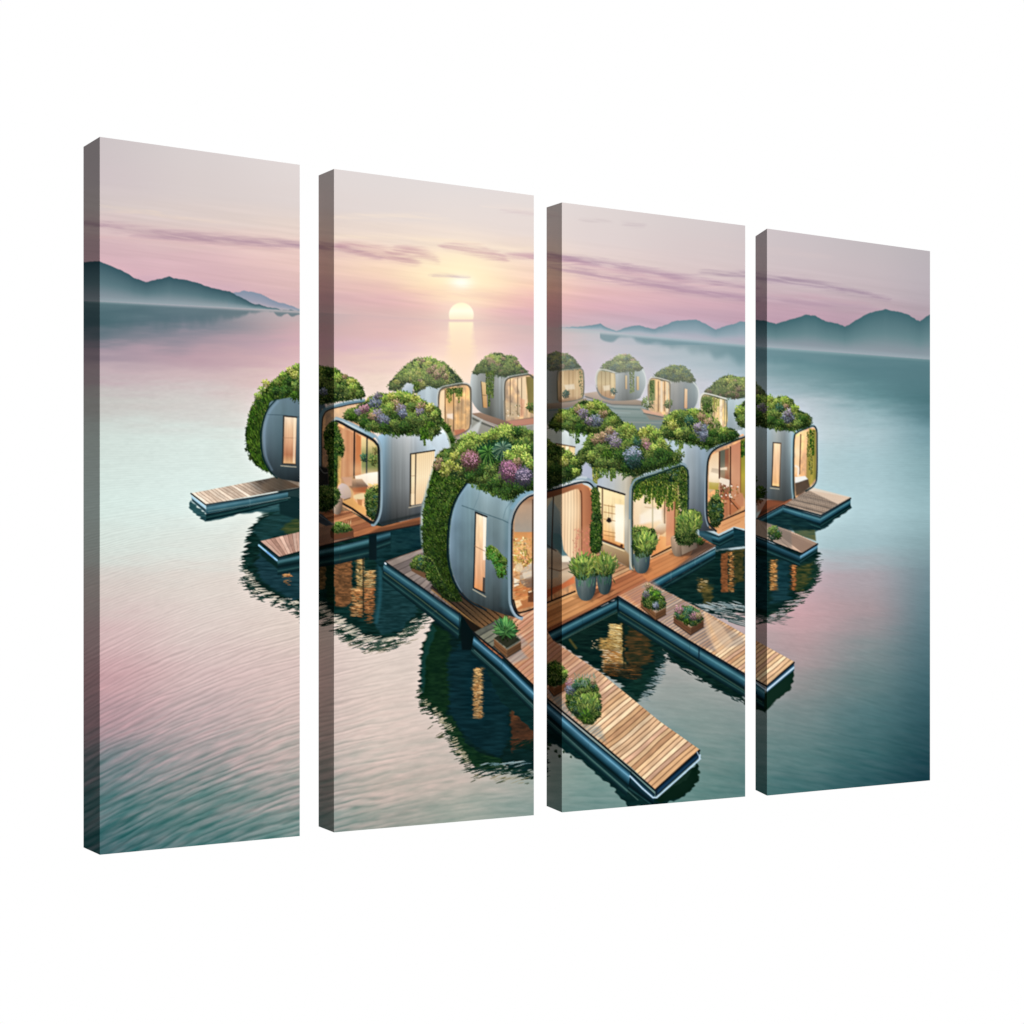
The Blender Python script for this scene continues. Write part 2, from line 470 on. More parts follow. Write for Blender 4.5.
def paint_sky():
    # left long violet band and its rose light
    taper([(60,222),(100,225),(150,233),(200,238),(260,243),(330,247),(382,259)], 7.5, (168,136,154), .80, seed=2)
    taper([(130,236),(200,241),(270,245),(330,249)], 5, (160,128,150), .45, seed=3)
    taper([(100,212),(140,212),(180,218),(230,222)], 2.0, (236,214,196), .55, 1.6, seed=4)
    taper([(100,206),(130,209),(160,213)], 1.4, (234,214,196), .5, 1.6, seed=14)
    taper([(90,236),(150,240),(210,246),(300,252),(420,262)], 5, (222,184,184), .55, 3, seed=5)
    taper([(334,246),(360,249),(390,256),(420,264)], 9.5, (182,136,150), .75, 2.4, seed=6)
    taper([(392,248),(412,252),(430,256),(440,262)], 7, (184,138,152), .72, 2.0, seed=7)
    taper([(440,246),(462,249),(485,254),(508,260)], 9, (186,140,156), .80, 1.8, seed=8)
    taper([(500,256),(520,256),(545,258),(590,264)], 5.5, (184,138,158), .75, 1.8, seed=9)
    taper([(428,275),(446,275.5),(470,276.5)], 2.6, (168,136,160), .75, 1.4, seed=10, rag=.5)
    taper([(334,217),(380,216),(420,217),(450,220)], 3.4, (244,226,208), .75, 2, seed=11)
    taper([(334,236),(400,238),(470,244),(540,252)], 3.2, (250,230,204), .6, 3, seed=12)
    taper([(350,222),(420,228),(500,238)], 6, (240,222,208), .35, 4, seed=13)
    taper([(480,206),(510,208),(534,212),(560,214)], 3.2, (238,222,212), .7, 2, seed=15)
    taper([(500,210),(530,214),(560,216)], 1.8, (206,184,188), .5, 1.6, seed=16)
    # right hand bands
    taper([(534,254),(562,257),(600,264),(650,273),(700,281),(760,288)], 6.5, (164,132,156), .82, 1.8, seed=17)
    taper([(546,266),(562,268),(590,274),(630,281),(690,291),(760,300)], 7.5, (166,132,156), .72, 2.0, seed=18)
    taper([(700,272),(740,275),(768,279),(800,282),(850,291),(890,300)], 6.0, (146,122,146), .72, 2.0, seed=19)
    taper([(560,262),(620,272),(690,284),(745,292)], 4, (216,174,184), .5, 2.5, seed=20)
    taper([(640,282),(720,295),(800,302),(880,310)], 5, (164,134,158), .45, 3, seed=22)
    taper([(770,295),(820,299),(870,304)], 4, (196,158,172), .5, 3, seed=23)
    taper([(580,220),(600,221),(612,222)], 2.4, (196,182,184), .55, 1.6, seed=24)
    taper([(622,224),(632,225),(645,226)], 2.6, (190,174,180), .6, 1.6, seed=25)
    taper([(700,244),(740,247),(800,254),(830,258)], 3.0, (216,198,196), .35, 3, seed=26)
    # glow, sun
    r = win(300, 180, 640, 440); sl, X, Y = r
    d = np.sqrt(((X - 461) / 1.9) ** 2 + (Y - 272) ** 2)
    put(sl, C((255, 240, 202)), np.exp(-(d / 20.) ** 2) * .85)
    put(sl, C((255, 246, 222)), np.exp(-(np.hypot(X - 461.3, Y - 314) / 22.) ** 2) * .35)
    put(sl, C((255, 236, 205)), np.exp(-(np.hypot((X - 461) / 1.3, Y - 300) / 34.) ** 2) * .30)
    d = np.hypot(X - 461, (Y - 283) * 1.6)
    put(sl, C((255, 253, 238)), np.exp(-(d / 11.) ** 2) * .95)
    taper([(432,275.6),(448,276),(470,277.4)], 1.8, (176,142,164), .6, 1.2, seed=10, rag=.4)
    taper([(400,290),(440,288),(500,291),(530,296)], 3, (250,214,188), .5, 3, seed=28)
    taper([(380,296),(430,294),(480,296),(540,302)], 4, (224,176,184), .35, 4, seed=29)
    m = np.clip(.5 + (12.4 - np.hypot(X - 461.3, (Y - 315) * 1.0)) / 1.2, 0, 1) * np.clip((320.2 - Y) / 1.2, 0, 1)
    put(sl, grad((Y - 302) / 18, [(0, (255, 246, 206)), (.5, (255, 252, 228)), (1, (254, 232, 200))]), m)
    # sun's path on the water
    w = 12.2 + 1.0 * (noise(X / 30, Y / 2.0, 5) - .5) * 5 * sm(322, 350, Y)
    m = np.clip(.5 + (w - np.abs(X - 461)) / np.interp(Y, [322, 350, 400], [1.6, 9, 22]), 0, 1) * sm(320, 323.5, Y) * (1 - sm(330, 404, Y) * .92)
    put(sl, grad((Y - 320) / 70, [(0, (254, 240, 206)), (.4, (252, 226, 188)), (1, (244, 214, 190))]), m)
    put(sl, C((226, 190, 190)), np.exp(-((Y - 320.6) / 1.0) ** 2) * .45 * np.exp(-((X - 461) / 30) ** 4))
    put(sl, C((250, 222, 200)), np.exp(-((X - 461) / 26) ** 2) * sm(322, 335, Y) * (1 - sm(370, 420, Y)) * .45)


def ridge(pts, top, base, mist, a=1., rough=1.0, seed=0, depth=None):
    xs = [p[0] for p in pts]
    r = win(xs[0], min(p[1] for p in pts) - 4, xs[-1], 372); sl, X, Y = r
    gx = X[0]
    # monotone smooth profile with small crags
    prof = np.interp(gx, xs, [p[1] for p in pts]) + (fbm(gx / 4.5, gx * 0 + seed, seed, 3) - .5) * 2.2 * rough
    hz = horizon(gx)
    t = np.clip((Y - prof[None]) / np.maximum(depth or (hz - prof)[None], 2), 0, 1)
    m = np.clip(.5 + (Y - prof[None]) / 1.1, 0, 1) * (1 - sm(-1.2, .4, Y - hz[None])) * a
    c = grad(t, [(0, top), (.45, mix(np.array(top), np.array(base), .45)), (1, base)])
    fade = 1 - mist * sm(.45, 1, t)
    put(sl, c, m * fade)


def paint_hills():
    ridge([(228,296),(236,292),(246,291),(254,292),(262,295),(272,300),(290,306),(300,309)], (134,146,164), (172,166,180), .7, seed=3)
    ridge([(60,262),(82,262),(99,261),(108,265),(122,271),(135,278),(146,282),(152,281),(160,279),(169,276.5),(178,279),(190,281),(200,284),(215,289),(230,292),(240,297),(252,303),(268,307),(280,309.5),(300,311)],
          (62,90,100), (118,146,152), .35, seed=1)
    ridge([(546,330),(562,327.5),(575,327),(588,325.5),(600,323.5),(606,327),(616,331),(628,327),(640,325.5),(652,329),(662,327),(672,322),(684,320),(696,320),(706,324),(716,330),(726,326),(740,322),(746,321)],
          (116,142,154), (172,184,194), .75, seed=5)
    ridge([(745,322),(757,319.5),(770,322),(776,324),(790,319),(806,315),(815,315.5),(826,321),(838,324),(845,327),(856,320),(870,312.5),(885,309.5),(900,312),(910,316),(920,321.5),(926,317),(936,312)],
          (70,104,112), (128,156,160), .45, seed=7)
    # mist lines and what the hills lend the water
    for xs, c, a in (((90, 300), (150, 168, 172), .55), ((562, 936), (166, 186, 190), .60)):
        P = [(x, float(horizon(x)) - .4) for x in np.linspace(xs[0], xs[1], 12)]
        line(P, 3.2, c, a * .7, 5.5)
    r = win(80, 300, 300, 372); sl, X, Y = r
    hz = horizon(X[0])[None]
    dep = np.interp(X[0], [80, 110, 150, 170, 200, 240, 290], [34, 30, 22, 30, 20, 8, 2])[None]
    m = sm(0, 3, Y - hz) * (1 - sm(.35, 1.1, (Y - hz + (fbm(X / 12, Y / 30, 9) - .5) * 14) / dep)) * .62
    put(sl, C((78, 106, 114)), m)
    r = win(600, 330, 936, 420); sl, X, Y = r
    hz = horizon(X[0])[None]
    dep = np.interp(X[0], [600, 690, 745, 800, 850, 900, 936], [4, 12, 16, 20, 26, 40, 54])[None]
    m = sm(0, 4, Y - hz) * (1 - sm(.3, 1.15, (Y - hz + (fbm(X / 24, Y / 34, 12) - .5) * 20) / dep)) * .55
    put(sl, C((92, 128, 136)), m)

# ---- the far ring of pods ------------------------------------------------
HAZE = (196, 190, 186)


def glassfront(frame, inner, wall, posts=(), lights=(), rim=(120, 116, 104), rimw=1.6, dark=(48, 44, 36), base=None):
    """rounded opening: warm room behind glass, dark gasket, metal rim"""
    F = smooth(frame, 5)
    poly(F, inner if inner else (206, 168, 124), f=.8)
    if base: base()
    for (x0, y0, x1, y1, w, c) in posts: line([(x0, y0), (x1, y1)], w, c, .9, .8)
    for (pts, c, a) in lights: poly(pts, c, a, 1.6)
    line(F, rimw * 1.25, dark, .8, .8, closed=True)
    return F


def wood(x, y, base=(206, 160, 112), var=.16, fx=1.1, seed=3):
    n = (1 - var / 2 + var * fbm(x / fx, y / 26, seed, 2))[..., None]
    g = fbm(x / 5, y / 7, seed + 9, 3)[..., None] - .5
    return C(base) * 1.06 * n * (1 + .55 * g) * (1 + g * np.array([.10, 0, -.22], np.float32))


def woodfill(base, var=.22, fx=1.2, seed=3, top=1.0, bot=1.0):
    def f(X, Y):
        t = (Y - Y.min()) / max(1, (Y.max() - Y.min()))
        return np.clip(wood(X, Y, base, var, fx, seed) * (top + (bot - top) * t)[..., None], 0, 1)
    return f


def metal(stops, x0, x1, yt, yb, dim=.62, fx=3., var=.08, seed=5, power=1.4):
    """brushed metal cladding: colour runs across, lower part turned away from the sky"""
    def f(X, Y):
        c = grad((X - x0) / (x1 - x0), stops)
        c = (c * .66 + c.mean(-1, keepdims=True) * .34) * np.array([1.04, 1.05, 1.04], np.float32)
        t = np.clip((Y - yt) / (yb - yt), 0, 1) ** power
        n = (fbm(X / fx, Y / 60, seed, 2) - .5) * var + (fbm(X / 22, Y / 22, seed + 2) - .5) * var
        return np.clip(c * (1 - (1 - dim) * t + n)[..., None], 0, 1)
    return f


def paint_far():
    # lagoon between the far pods: darker water, hazy
    poly([(574,402),(600,400),(640,402),(652,412),(700,418),(700,440),(600,440),(590,420)], ('v', [(0,(150,158,152)),(.4,(118,136,130)),(1,(96,110,100))]), .9, 3, rag=2)
    poly([(470,414),(502,430),(534,424),(534,450),(470,450)], ('v', [(0,(150,150,140)),(1,(120,120,104))]), .9, 3)
    poly([(546,402),(584,398),(602,404),(600,424),(546,424)], ('v', [(0,(120,126,124)),(1,(96,108,104))]), .9, 2.4)
    # --- pod 8 (round, alone in the middle)
    poly([(584,393.5),(600,391),(646,402),(642,406),(612,405),(586,398)], ('v', [(0,(196,176,158)),(1,(134,120,104))]), 1, 1)
    line([(585,396.5),(612,404.5),(641,405.5)], 1.2, (96,104,104), .8, 1)
    line([(590,402),(615,408.5),(640,409.5)], 1.6, (88,110,108), .7, 1.4)
    for x, y, L, c in ((604,412,26,(150,168,164)),(616,417,30,(104,124,118)),(622,422,40,(160,160,150)),(640,415,30,(124,140,134)),(630,428,40,(120,132,120))):
        line([(x, y), (x + L, y + 1)], 1.1, c, .6, 1.2)
    b8 = smooth([(597,372.5),(603,368),(622,367),(641.5,367.5),(645.4,376),(645.6,386),(641.6,395.5),(636,399.5),(616,400.8),(603,398.5),(597,391),(595.6,381)], 5)
    poly(b8, metal([(0,(150,150,140)),(.42,(176,182,180)),(.62,(140,146,142)),(.85,(158,172,174)),(1,(190,202,204))], 596, 646, 368, 401, .66), f=.9)
    poly(smooth([(597.5,375),(601,370.5),(610,371.5),(615,373.5),(615,396),(611,398.5),(602,395),(597.6,388)], 4), ('v', [(0,(176,160,124)),(.45,(206,184,140)),(1,(170,130,96))]), f=.9)
    for x in (601.5, 605.5, 610): line([(x, 372), (x, 396)], .7, (120,96,64), .6, .8)
    poly([(603,386),(610,385),(610,390),(604,391)], (240,226,196), .7, 1.5)
    poly([(611,373),(614,374),(614,396),(611.5,396)], (228,206,160), .8, 1.2)
    clump(613.5,391,3.2,'teal',.7,18,HAZE,.25,.9)
    for (x0,y0,x1,y1) in ((625.2,375.5,627,389),(636.6,376.5,639,390)):
        poly([(x0,y0),(x1,y0),(x1,y1),(x0+.2,y1)], ('v', [(0,(216,196,150)),(1,(196,164,120))]), 1, .9)
        line([(x0-.2,y0),(x0-.1,y1)], .5, (84,76,64), .7, .6)
    line(smooth([(641.5,368.5),(645.4,376),(645.8,386),(641.6,396)], 5, closed=False), 1.1, (224,228,224), .7, 1)
    line(smooth([(596.8,387),(595.4,380),(597,372.2),(601,369),(614,371)], 5, closed=False), .9, (234,232,224), .7, .9)
    bush([(600,369.5),(606,363),(615,357.5),(624,355.5),(632,357),(637,362),(642,369),(630,371.5),(612,371.5)], 3.0, .75, 8, (('mid',6),('lit',3),('rose',1),('teal',3)), HAZE, .38, 1.02, 1.1, .7)
    hang(632,369,6,27,'mid',.8,8,.85,HAZE,.28)
    # --- pod 7
    b7 = [(546,368),(558,368),(580,367.5),(584,373),(584,395),(580,399.5),(560,403),(546,404)]
    poly(b7, ('h', [(0,(150,160,162)),(.3,(136,138,132)),(1,(120,122,106))]), f=.9)
    poly(smooth([(558,373),(561,370),(576,368.8),(581,369.5),(583,374),(583,393),(580,398.5),(570,401),(559,402),(557.6,390)], 4), ('v', [(0,(176,150,114)),(.4,(212,182,138)),(.8,(196,168,130)),(1,(128,98,76))]), f=.9)
    for x, c in ((560.5,(130,104,76)),(563,(224,204,166)),(569,(146,118,84)),(573,(168,136,96)),(577,(222,200,156))): line([(x, 371), (x, 399)], .9, c, .7, .9)
    poly([(564,385),(574,384),(575,389),(566,390)], (236,224,200), .7, 1.6)
    clump(566,394,3.8,'teal',.75,26,HAZE,.2,.8)
    line(smooth([(557.6,400),(557.4,376),(560,370.6),(572,369),(580.6,368.6),(583.6,374),(583.6,393),(580,399.5),(562,402.5)], 5, closed=False), 1.1, (92,94,78), .85, .9)
    hang(580.5,371,3.4,27,'mid',.75,5,.8,HAZE,.18,n=60)
    poly([(546,403.5),(570,402),(586,398),(588,402),(566,408),(546,409)], ('v', [(0,(178,156,138)),(1,(116,106,94))]), .95, 1)
    line([(546,410.5),(570,409),(587,403)], 1.2, (86,104,104), .8, 1)
    bush([(544,369),(546,357),(553,352.5),(562,353.5),(569,354.5),(575,360),(580,368),(566,369.5)], 3.0, .75, 7, (('mid',6),('lit',1),('rose',1),('teal',4)), HAZE, .34, .92, 1.05, .7)
    # --- pod 6
    b6 = smooth([(474,372),(470.6,380),(470,392),(472.5,402),(478,410),(486,415),(505,421.5),(507,377),(495,372.5)], 5)
    poly(b6, metal([(0,(196,202,202)),(.25,(150,154,150)),(.55,(118,118,108)),(.8,(166,172,170)),(1,(128,130,122))], 470, 507, 374, 421, .66), f=.9)
    for x in (498, 501.5): line([(x, 376), (x, 418)], .6, (104,104,96), .4, .8)
    poly([(481.2,381.6),(486.6,382.8),(487.2,408),(483.2,407.4)], ('v', [(0,(216,190,142)),(1,(190,146,98))]), 1, .8)
    line([(481,381.4),(483,407.5)], .8, (80,68,54), .8, .7)
    line([(482,395),(487,395.5)], .7, (96,80,60), .6, .7)
    poly(smooth([(505.4,384),(508.5,378.4),(520,375.6),(530,375),(533.6,378),(534.5,418),(528,418.6),(505.4,422)], 4), woodfill((214,180,142), .2, 1.1, 3, 1.0, .92), f=.9)
    poly([(515,379.5),(525.5,376.5),(527,402),(523,412),(519.5,392)], (236,210,172), .9, 1.4)
    poly([(505.5,402),(524,404),(522,416),(505.5,419)], (198,176,144), .8, 1.6)
    for k in range(26):
        x = 506 + RNG.rand() * 16; y = 405 + RNG.rand() * 12
        stamp(x, y, .9, .7, RNG.rand() * 3, C([(236,222,196),(150,132,100),(104,110,70),(220,190,150)][k % 4]), .8)
    for x in (510.3, 517.6, 521.6): line([(x, 378), (x, 415)], .8, (112,92,70), .85, .7)
    poly([(526,377),(533.8,376),(533.8,414),(528.6,412)], ('h', [(0,(120,106,62)),(1,(134,126,78))]), .9, .9)
    poly([(520,398),(525,400),(523.5,417),(520,417)], (222,160,126), .6, 1.6)
    clump(530.5,407,4,'mid',.8,26,HAZE,.1,.85)
    line(smooth([(505,421),(504.6,385),(507,379.4),(512,377.2),(528,374.6),(533.2,378)], 4, closed=False), 1.7, (110,104,92), .9, .9)
    line(smooth([(503.9,420),(503.6,385),(506,378.6),(512,376),(528,373.6)], 4, closed=False), .8, (176,178,170), .6, .8)
    bush([(473,373.5),(477,366),(483,360),(490,355),(497,353),(506,355.5),(513,356),(519,363),(524,369),(528,373.5),(515,376),(500,377),(486,373)], 3.2, .8, 6, (('mid',7),('lit',5),('rose',2),('gold',2)), HAZE, .24, 1.0, 1.15, .62)
    hang(490,371,9.5,36,'mid',.85,6,.86,HAZE,.08,taper=.9)
    poly([(470.6,413.6),(480,412.5),(506,421),(534,417),(534,424),(502,429),(484,421)], ('v', [(0,(150,124,104)),(1,(122,98,84))]), 1, 1)
    line([(470.6,414),(484,420.6),(502,427.4)], 1.0, (176,178,172), .8, .8)
    line([(471,417.5),(483,423.5),(500,430)], 2.0, (92,92,84), .9, 1)
    poly([(507,421),(534,418),(534,424),(514,426)], (198,140,118), .8, 1.4)
    # --- pod 9
    poly([(640,408),(662,412),(690,410),(690,420),(650,420)], (140,130,116), .8, 2)
    b9 = smooth([(668,381),(680,379),(693,380),(697,386),(698.6,394),(697.4,404),(692,412),(680,417),(664,417)], 5)
    poly(b9, metal([(0,(166,164,154)),(.3,(150,148,142)),(.6,(128,138,140)),(.85,(132,150,154)),(1,(172,186,188))], 666, 699, 381, 417, .68), f=.9)
    poly([(684.6,388.6),(687.4,389.2),(687.2,408.6),(684.2,408)], ('v', [(0,(238,206,166)),(1,(206,160,118))]), 1, .8)
    line([(684.4,388.5),(684,408.2)], .6, (92,84,70), .7, .6)
    poly(smooth([(648.4,383),(651.6,378.6),(660,379.6),(668.6,382.4),(669,412),(663,415),(650,411),(648.4,400)], 4), woodfill((212,176,130), .2, 1.1, 9), f=.9)
    poly([(649,381),(655,379.6),(655,400),(649.4,402)], (112,124,74), .9, 1.4)
    hang(652,380,5,22,'mid',.8,37,.85)
    for x, w, c in ((658.4,.9,(110,80,56)),(661.5,2.2,(238,216,184)),(664.5,.9,(128,94,64)),(667.2,2.2,(232,214,176))): line([(x, 381.5), (x, 411)], w, c, .9, .8)
    clump(648,403,5.5,'mid',.85,46,HAZE,.1,.95); clump(668.5,404,4.2,'mid',.8,30,HAZE,.12,.85)
    poly([(642,409),(662,413.5),(664,417),(644,413)], (214,168,140), .85, 1.2)
    line([(644,413.4),(664,417.5)], 1.2, (84,96,92), .8, 1)
    line(smooth([(648.2,405),(648,384),(651,378),(658,378.4),(668,381.2),(671,383)], 4, closed=False), 1.2, (196,196,182), .9, .9)
    line(smooth([(692,381),(697.6,388),(698.8,396),(696.6,405),(692,411)], 4, closed=False), 1.2, (222,228,222), .75, 1)
    bush([(653.5,377),(660,370.5),(666,367.5),(673,365.5),(682,366),(688,370),(692,375),(694,381),(682,381),(669,381)], 3.0, .8, 9, (('mid',7),('lit',2),('teal',4)), HAZE, .28, .95, 1.08, .64)
    # --- pod 10
    poly([(722,397),(746,394),(746,430),(716,430)], metal([(0,(150,152,146)),(.4,(166,188,194)),(1,(168,184,188))], 716, 746, 396, 430, .8), f=.9)
    poly(smooth([(700.6,400),(703,394.4),(712,395.4),(725,399.4),(726,426),(702,424)], 4), woodfill((206,182,130), .2, 1.0, 12), f=.9)
    poly([(701,397),(713,396),(713,416),(703,414)], (96,118,62), .9, 1.4)
    clump(706,402,5,'mid',.8,dim=.8); clump(708,409,5,'vine',.8,dim=.85)
    hang(716,398,8,16,'gold',.75,33,.95)
    for x, w, c in ((714.4,.8,(120,110,60)),(721,2.6,(244,232,200)),(724.6,.9,(140,134,112))): line([(x, 399), (x, 424)], w, c, .85, .8)
    line(smooth([(700.2,412),(700.2,400),(702.8,394.4),(708,394),(725,399)], 4, closed=False), 1.4, (212,212,198), .95, .9)
    bush([(706,393),(711,386),(717,381),(724,376.5),(731,375.5),(738,377.5),(746,378),(757,384),(764,392),(764,398.5),(745,397.5),(726,398.5)], 3.2, .85, 10, (('mid',7),('lit',4),('rose',1),('gold',1)), HAZE, .22, .98, 1.12, .62)
    # --- pod 5
    poly([(398,397),(401,390),(406,383),(414,383.5),(412,395),(400,399)], ('v', [(0,(196,206,206)),(1,(150,166,172))]), 1, .9)
    poly([(417,394),(422,387),(440,384),(444,387),(442,420),(438,445),(430,445),(418,405)], metal([(0,(150,170,180)),(.4,(176,194,202)),(1,(146,160,168))], 416, 444, 386, 440, .86), f=.9)
    def room5():
        pass
    F5 = smooth([(438.8,396),(442,389.2),(452,386.2),(464,384.4),(469.2,386.6),(470.6,394),(470.4,424),(466.5,431),(456,436),(446,436),(439,420)], 4)
    poly(F5, woodfill((212,172,124), .26, 1.2, 15, 1.02, .9), f=.9)
    poly([(440,391),(444.6,390),(444,424),(439.4,412)], (238,214,176), .9, 1.1)
    poly([(446,389),(453,388),(453,420),(447,416)], ('v', [(0,(186,156,96)),(.5,(214,170,116)),(1,(220,190,160))]), .9, 1.2)
    poly([(447,414),(453,413.5),(453,419),(447,418)], (244,226,206), .8, 1.4)
    for x in (445.2, 453.6): line([(x, 390), (x, 431 - (x < 450) * 7)], .9, (96,72,52), .9, .7)
    for x in (458, 461.6, 465.5): line([(x, 389), (x, 428)], .6, (150,108,70), .5, .8)
    poly([(454,430),(464,429),(468,433),(456,438)], (176,108,84), .8, 1.4)
    hang(449,389,7,14,'gold',.8,41,.8); hang(459,388,8,16,'gold',.8,42,.78); hang(455,388,16,7,'mid',.8,43,.85)
    line(F5[2:] + F5[:3], 1.8, (112,104,92), .85, .9)
    line(smooth([(437.6,410),(437.8,395),(441,388),(452,384.8),(465,383),(470.4,386),(471.8,394),(471.6,424),(467,432.4)], 4, closed=False), .9, (182,186,180), .75, .8)
    poly([(455,437),(468,431.5),(476,424),(482,420),(478,432),(466,444),(456,442)], ('h', [(0,(150,130,112)),(.6,(196,196,188)),(1,(206,210,204))]), .85, 2)
    bush([(389.5,389),(391.6,381),(397,374),(404,367.5),(412,361),(420,358),(430,359),(440,361.5),(448,366),(456,373.5),(463,383.5),(453,386),(440,387.5),(426,386.5),(419,391.5),(413,393),(414,384.5),(406,383),(400,390.5)], 3.8, .9, 55, (('mid',7),('lit',5),('gold',3),('rose',2)), HAZE, .18, 1.0, 1.15, .7)
    for (x, y, r) in ((437,375,4.5),(431,370,3.5),(445,377,3)): clump(x, y, r, 'rose', .75, None, HAZE, .15, .95)
    hang(416,382,7,13,'mid',.9,51,.9)
    poly([(401.6,391),(406.6,384),(414,384.6),(411.8,392.6)], ('l', [(0,(204,212,212)),(1,(156,172,178))], (404,384), (410,393)), .95, .9)
    # metal rims stand in front of the planting
    line(smooth([(557.8,380),(558.6,373),(561.6,370.6),(572,369.4),(580.6,368.6),(583.4,373),(583.8,380)], 4, closed=False), 1.0, (150,150,134), .8, .8)
    line(smooth([(596.4,384),(596.4,376),(598.6,371),(602,369.4),(608,370.4),(614.8,372.6)], 4, closed=False), 1.5, (206,204,192), .85, .8)
    line(smooth([(614.8,373.4),(628,371.6),(642,368.6)], 4, closed=False), .7, (96,104,96), .5, .8)
    line(smooth([(648.4,400),(648.4,384),(651.4,378.6),(658,378.8),(668,381.6),(670,386),(669.6,411)], 4, closed=False), 1.3, (128,116,94), .9, .8)
    line(smooth([(648,384),(651,377.6),(658,377.8),(669,380.8)], 4, closed=False), .8, (226,224,212), .9, .8)
    line(smooth([(700.6,414),(700.6,401),(703.6,395),(709,395.4),(725,399.8),(727,403),(726.4,426)], 4, closed=False), 1.0, (90,92,62), .8, .8)
    line(smooth([(700,412),(700,400),(703,393.8),(709,394),(726,398.6)], 4, closed=False), 1.3, (224,224,212), .9, .8)
    line(smooth([(504.6,400),(504.8,385),(507.4,379.2),(513,377),(528,374.6),(533.6,377.6)], 4, closed=False), 1.3, (98,92,80), .9, .8)
    line(smooth([(503.6,400),(503.8,384),(506.6,378),(512.6,375.8),(528,373.4)], 4, closed=False), .9, (186,190,184), .8, .8)
    line(smooth([(438.6,404),(438.8,394.6),(442,388.6),(453,385.8),(464,384.2),(469.6,386.6),(471,394),(470.8,424)], 4, closed=False), 1.4, (104,96,84), .9, .8)
    line(smooth([(437.4,404),(437.6,394),(441,387.4),(452,384.6),(464.6,382.8),(470.8,385.8)], 4, closed=False), .9, (196,200,192), .85, .8)
    r = win(588, 345, 740, 425); sl, X, Y = r
    put(sl, C((196,194,192)), .17 * sm(588, 600, X) * (1 - sm(690, 738, X)) * (1 - sm(400, 424, Y)))
    r = win(540, 345, 600, 412); sl, X, Y = r
    put(sl, C((170,166,160)), .10 * (1 - sm(584, 599, X)) * (1 - sm(398, 411, Y)))

# ---- reflections, pontoons and decks -------------------------------------
TUBE = [(0,(14,30,38)),(.10,(26,52,64)),(.26,(54,96,106)),(.40,(86,134,146)),(.52,(54,98,110)),(.72,(36,76,92)),(.92,(16,42,50)),(1,(10,28,34))]
TUBE_D = [(0,(14,32,38)),(.25,(46,84,96)),(.42,(68,112,124)),(.6,(38,76,86)),(1,(12,32,38))]
KEEL = [(0,(10,26,30)),(.45,(22,54,58)),(.55,(46,80,78)),(.7,(18,44,48)),(1,(10,30,34))]
DARK = (14, 36, 38)


def glimmer(x0, x1, y0, y1, cols, n, w=5., seed=0, slope=.0, a=.75, wob=1.2, thick=.42):
    """broken reflection of a lit window"""
    if n > 45:
        c0 = np.array(cols[0]) * .72; c1 = np.array(cols[-1]) * .5
        poly([(x0 - 1, y0), (x1 + 1, y0), (x1 + 1, y1), (x0 - 1, y1)], ripcol(tuple(c1), tuple(c0), 1.1, 3, seed + 200), .62, 3, rag=2.4, ragf=(4, 1.1), seed=seed)
    rs = np.random.RandomState(seed + 40)
    for k in range(n):
        v = rs.rand(); y = y0 + (y1 - y0) * v
        x = x0 + (x1 - x0) * rs.rand() + math.sin(y * 1.3) * wob * .35
        L = w * (.35 + .6 * rs.rand())
        c = C(cols[rs.randint(len(cols))]) * (.7 + .4 * rs.rand()) * (1 - .2 * v)
        stamp(x, y + slope * (x - x0), L, thick * (.7 + .6 * rs.rand()), slope + (rs.rand() - .5) * .35, c, a)


def ripcol(a, b, sy=1.4, sx=9., seed=50, sk=0.):
    def f(X, Y):
        n = fbm(X / sx, (Y + sk * X) / sy, seed, 3)
        n = np.clip((n - .5) * 1.8 + .5, 0, 1)[..., None]
        return C(a) * (1 - n) + C(b) * n
    return f


def fray(P, cols, n, L=6, seed=0, sk=-.25, spread=5, a=.9, th=.6):
    """loose strokes where a reflection breaks up along the line P"""
    rs = np.random.RandomState(seed + 70)
    for k in range(n):
        i = rs.randint(len(P) - 1); t = rs.rand()
        x = P[i][0] * (1 - t) + P[i + 1][0] * t; y = P[i][1] * (1 - t) + P[i + 1][1] * t
        e = rs.rand() ** 1.6 * spread * (1 if rs.rand() < .75 else -.6)
        stamp(x + (rs.rand() - .5) * 5, y + e, L * (.3 + .8 * rs.rand()) * (1 - .4 * min(1, abs(e) / spread)), th * (.5 + .7 * rs.rand()), sk + (rs.rand() - .5) * .3, C(cols[rs.randint(len(cols))]), a)


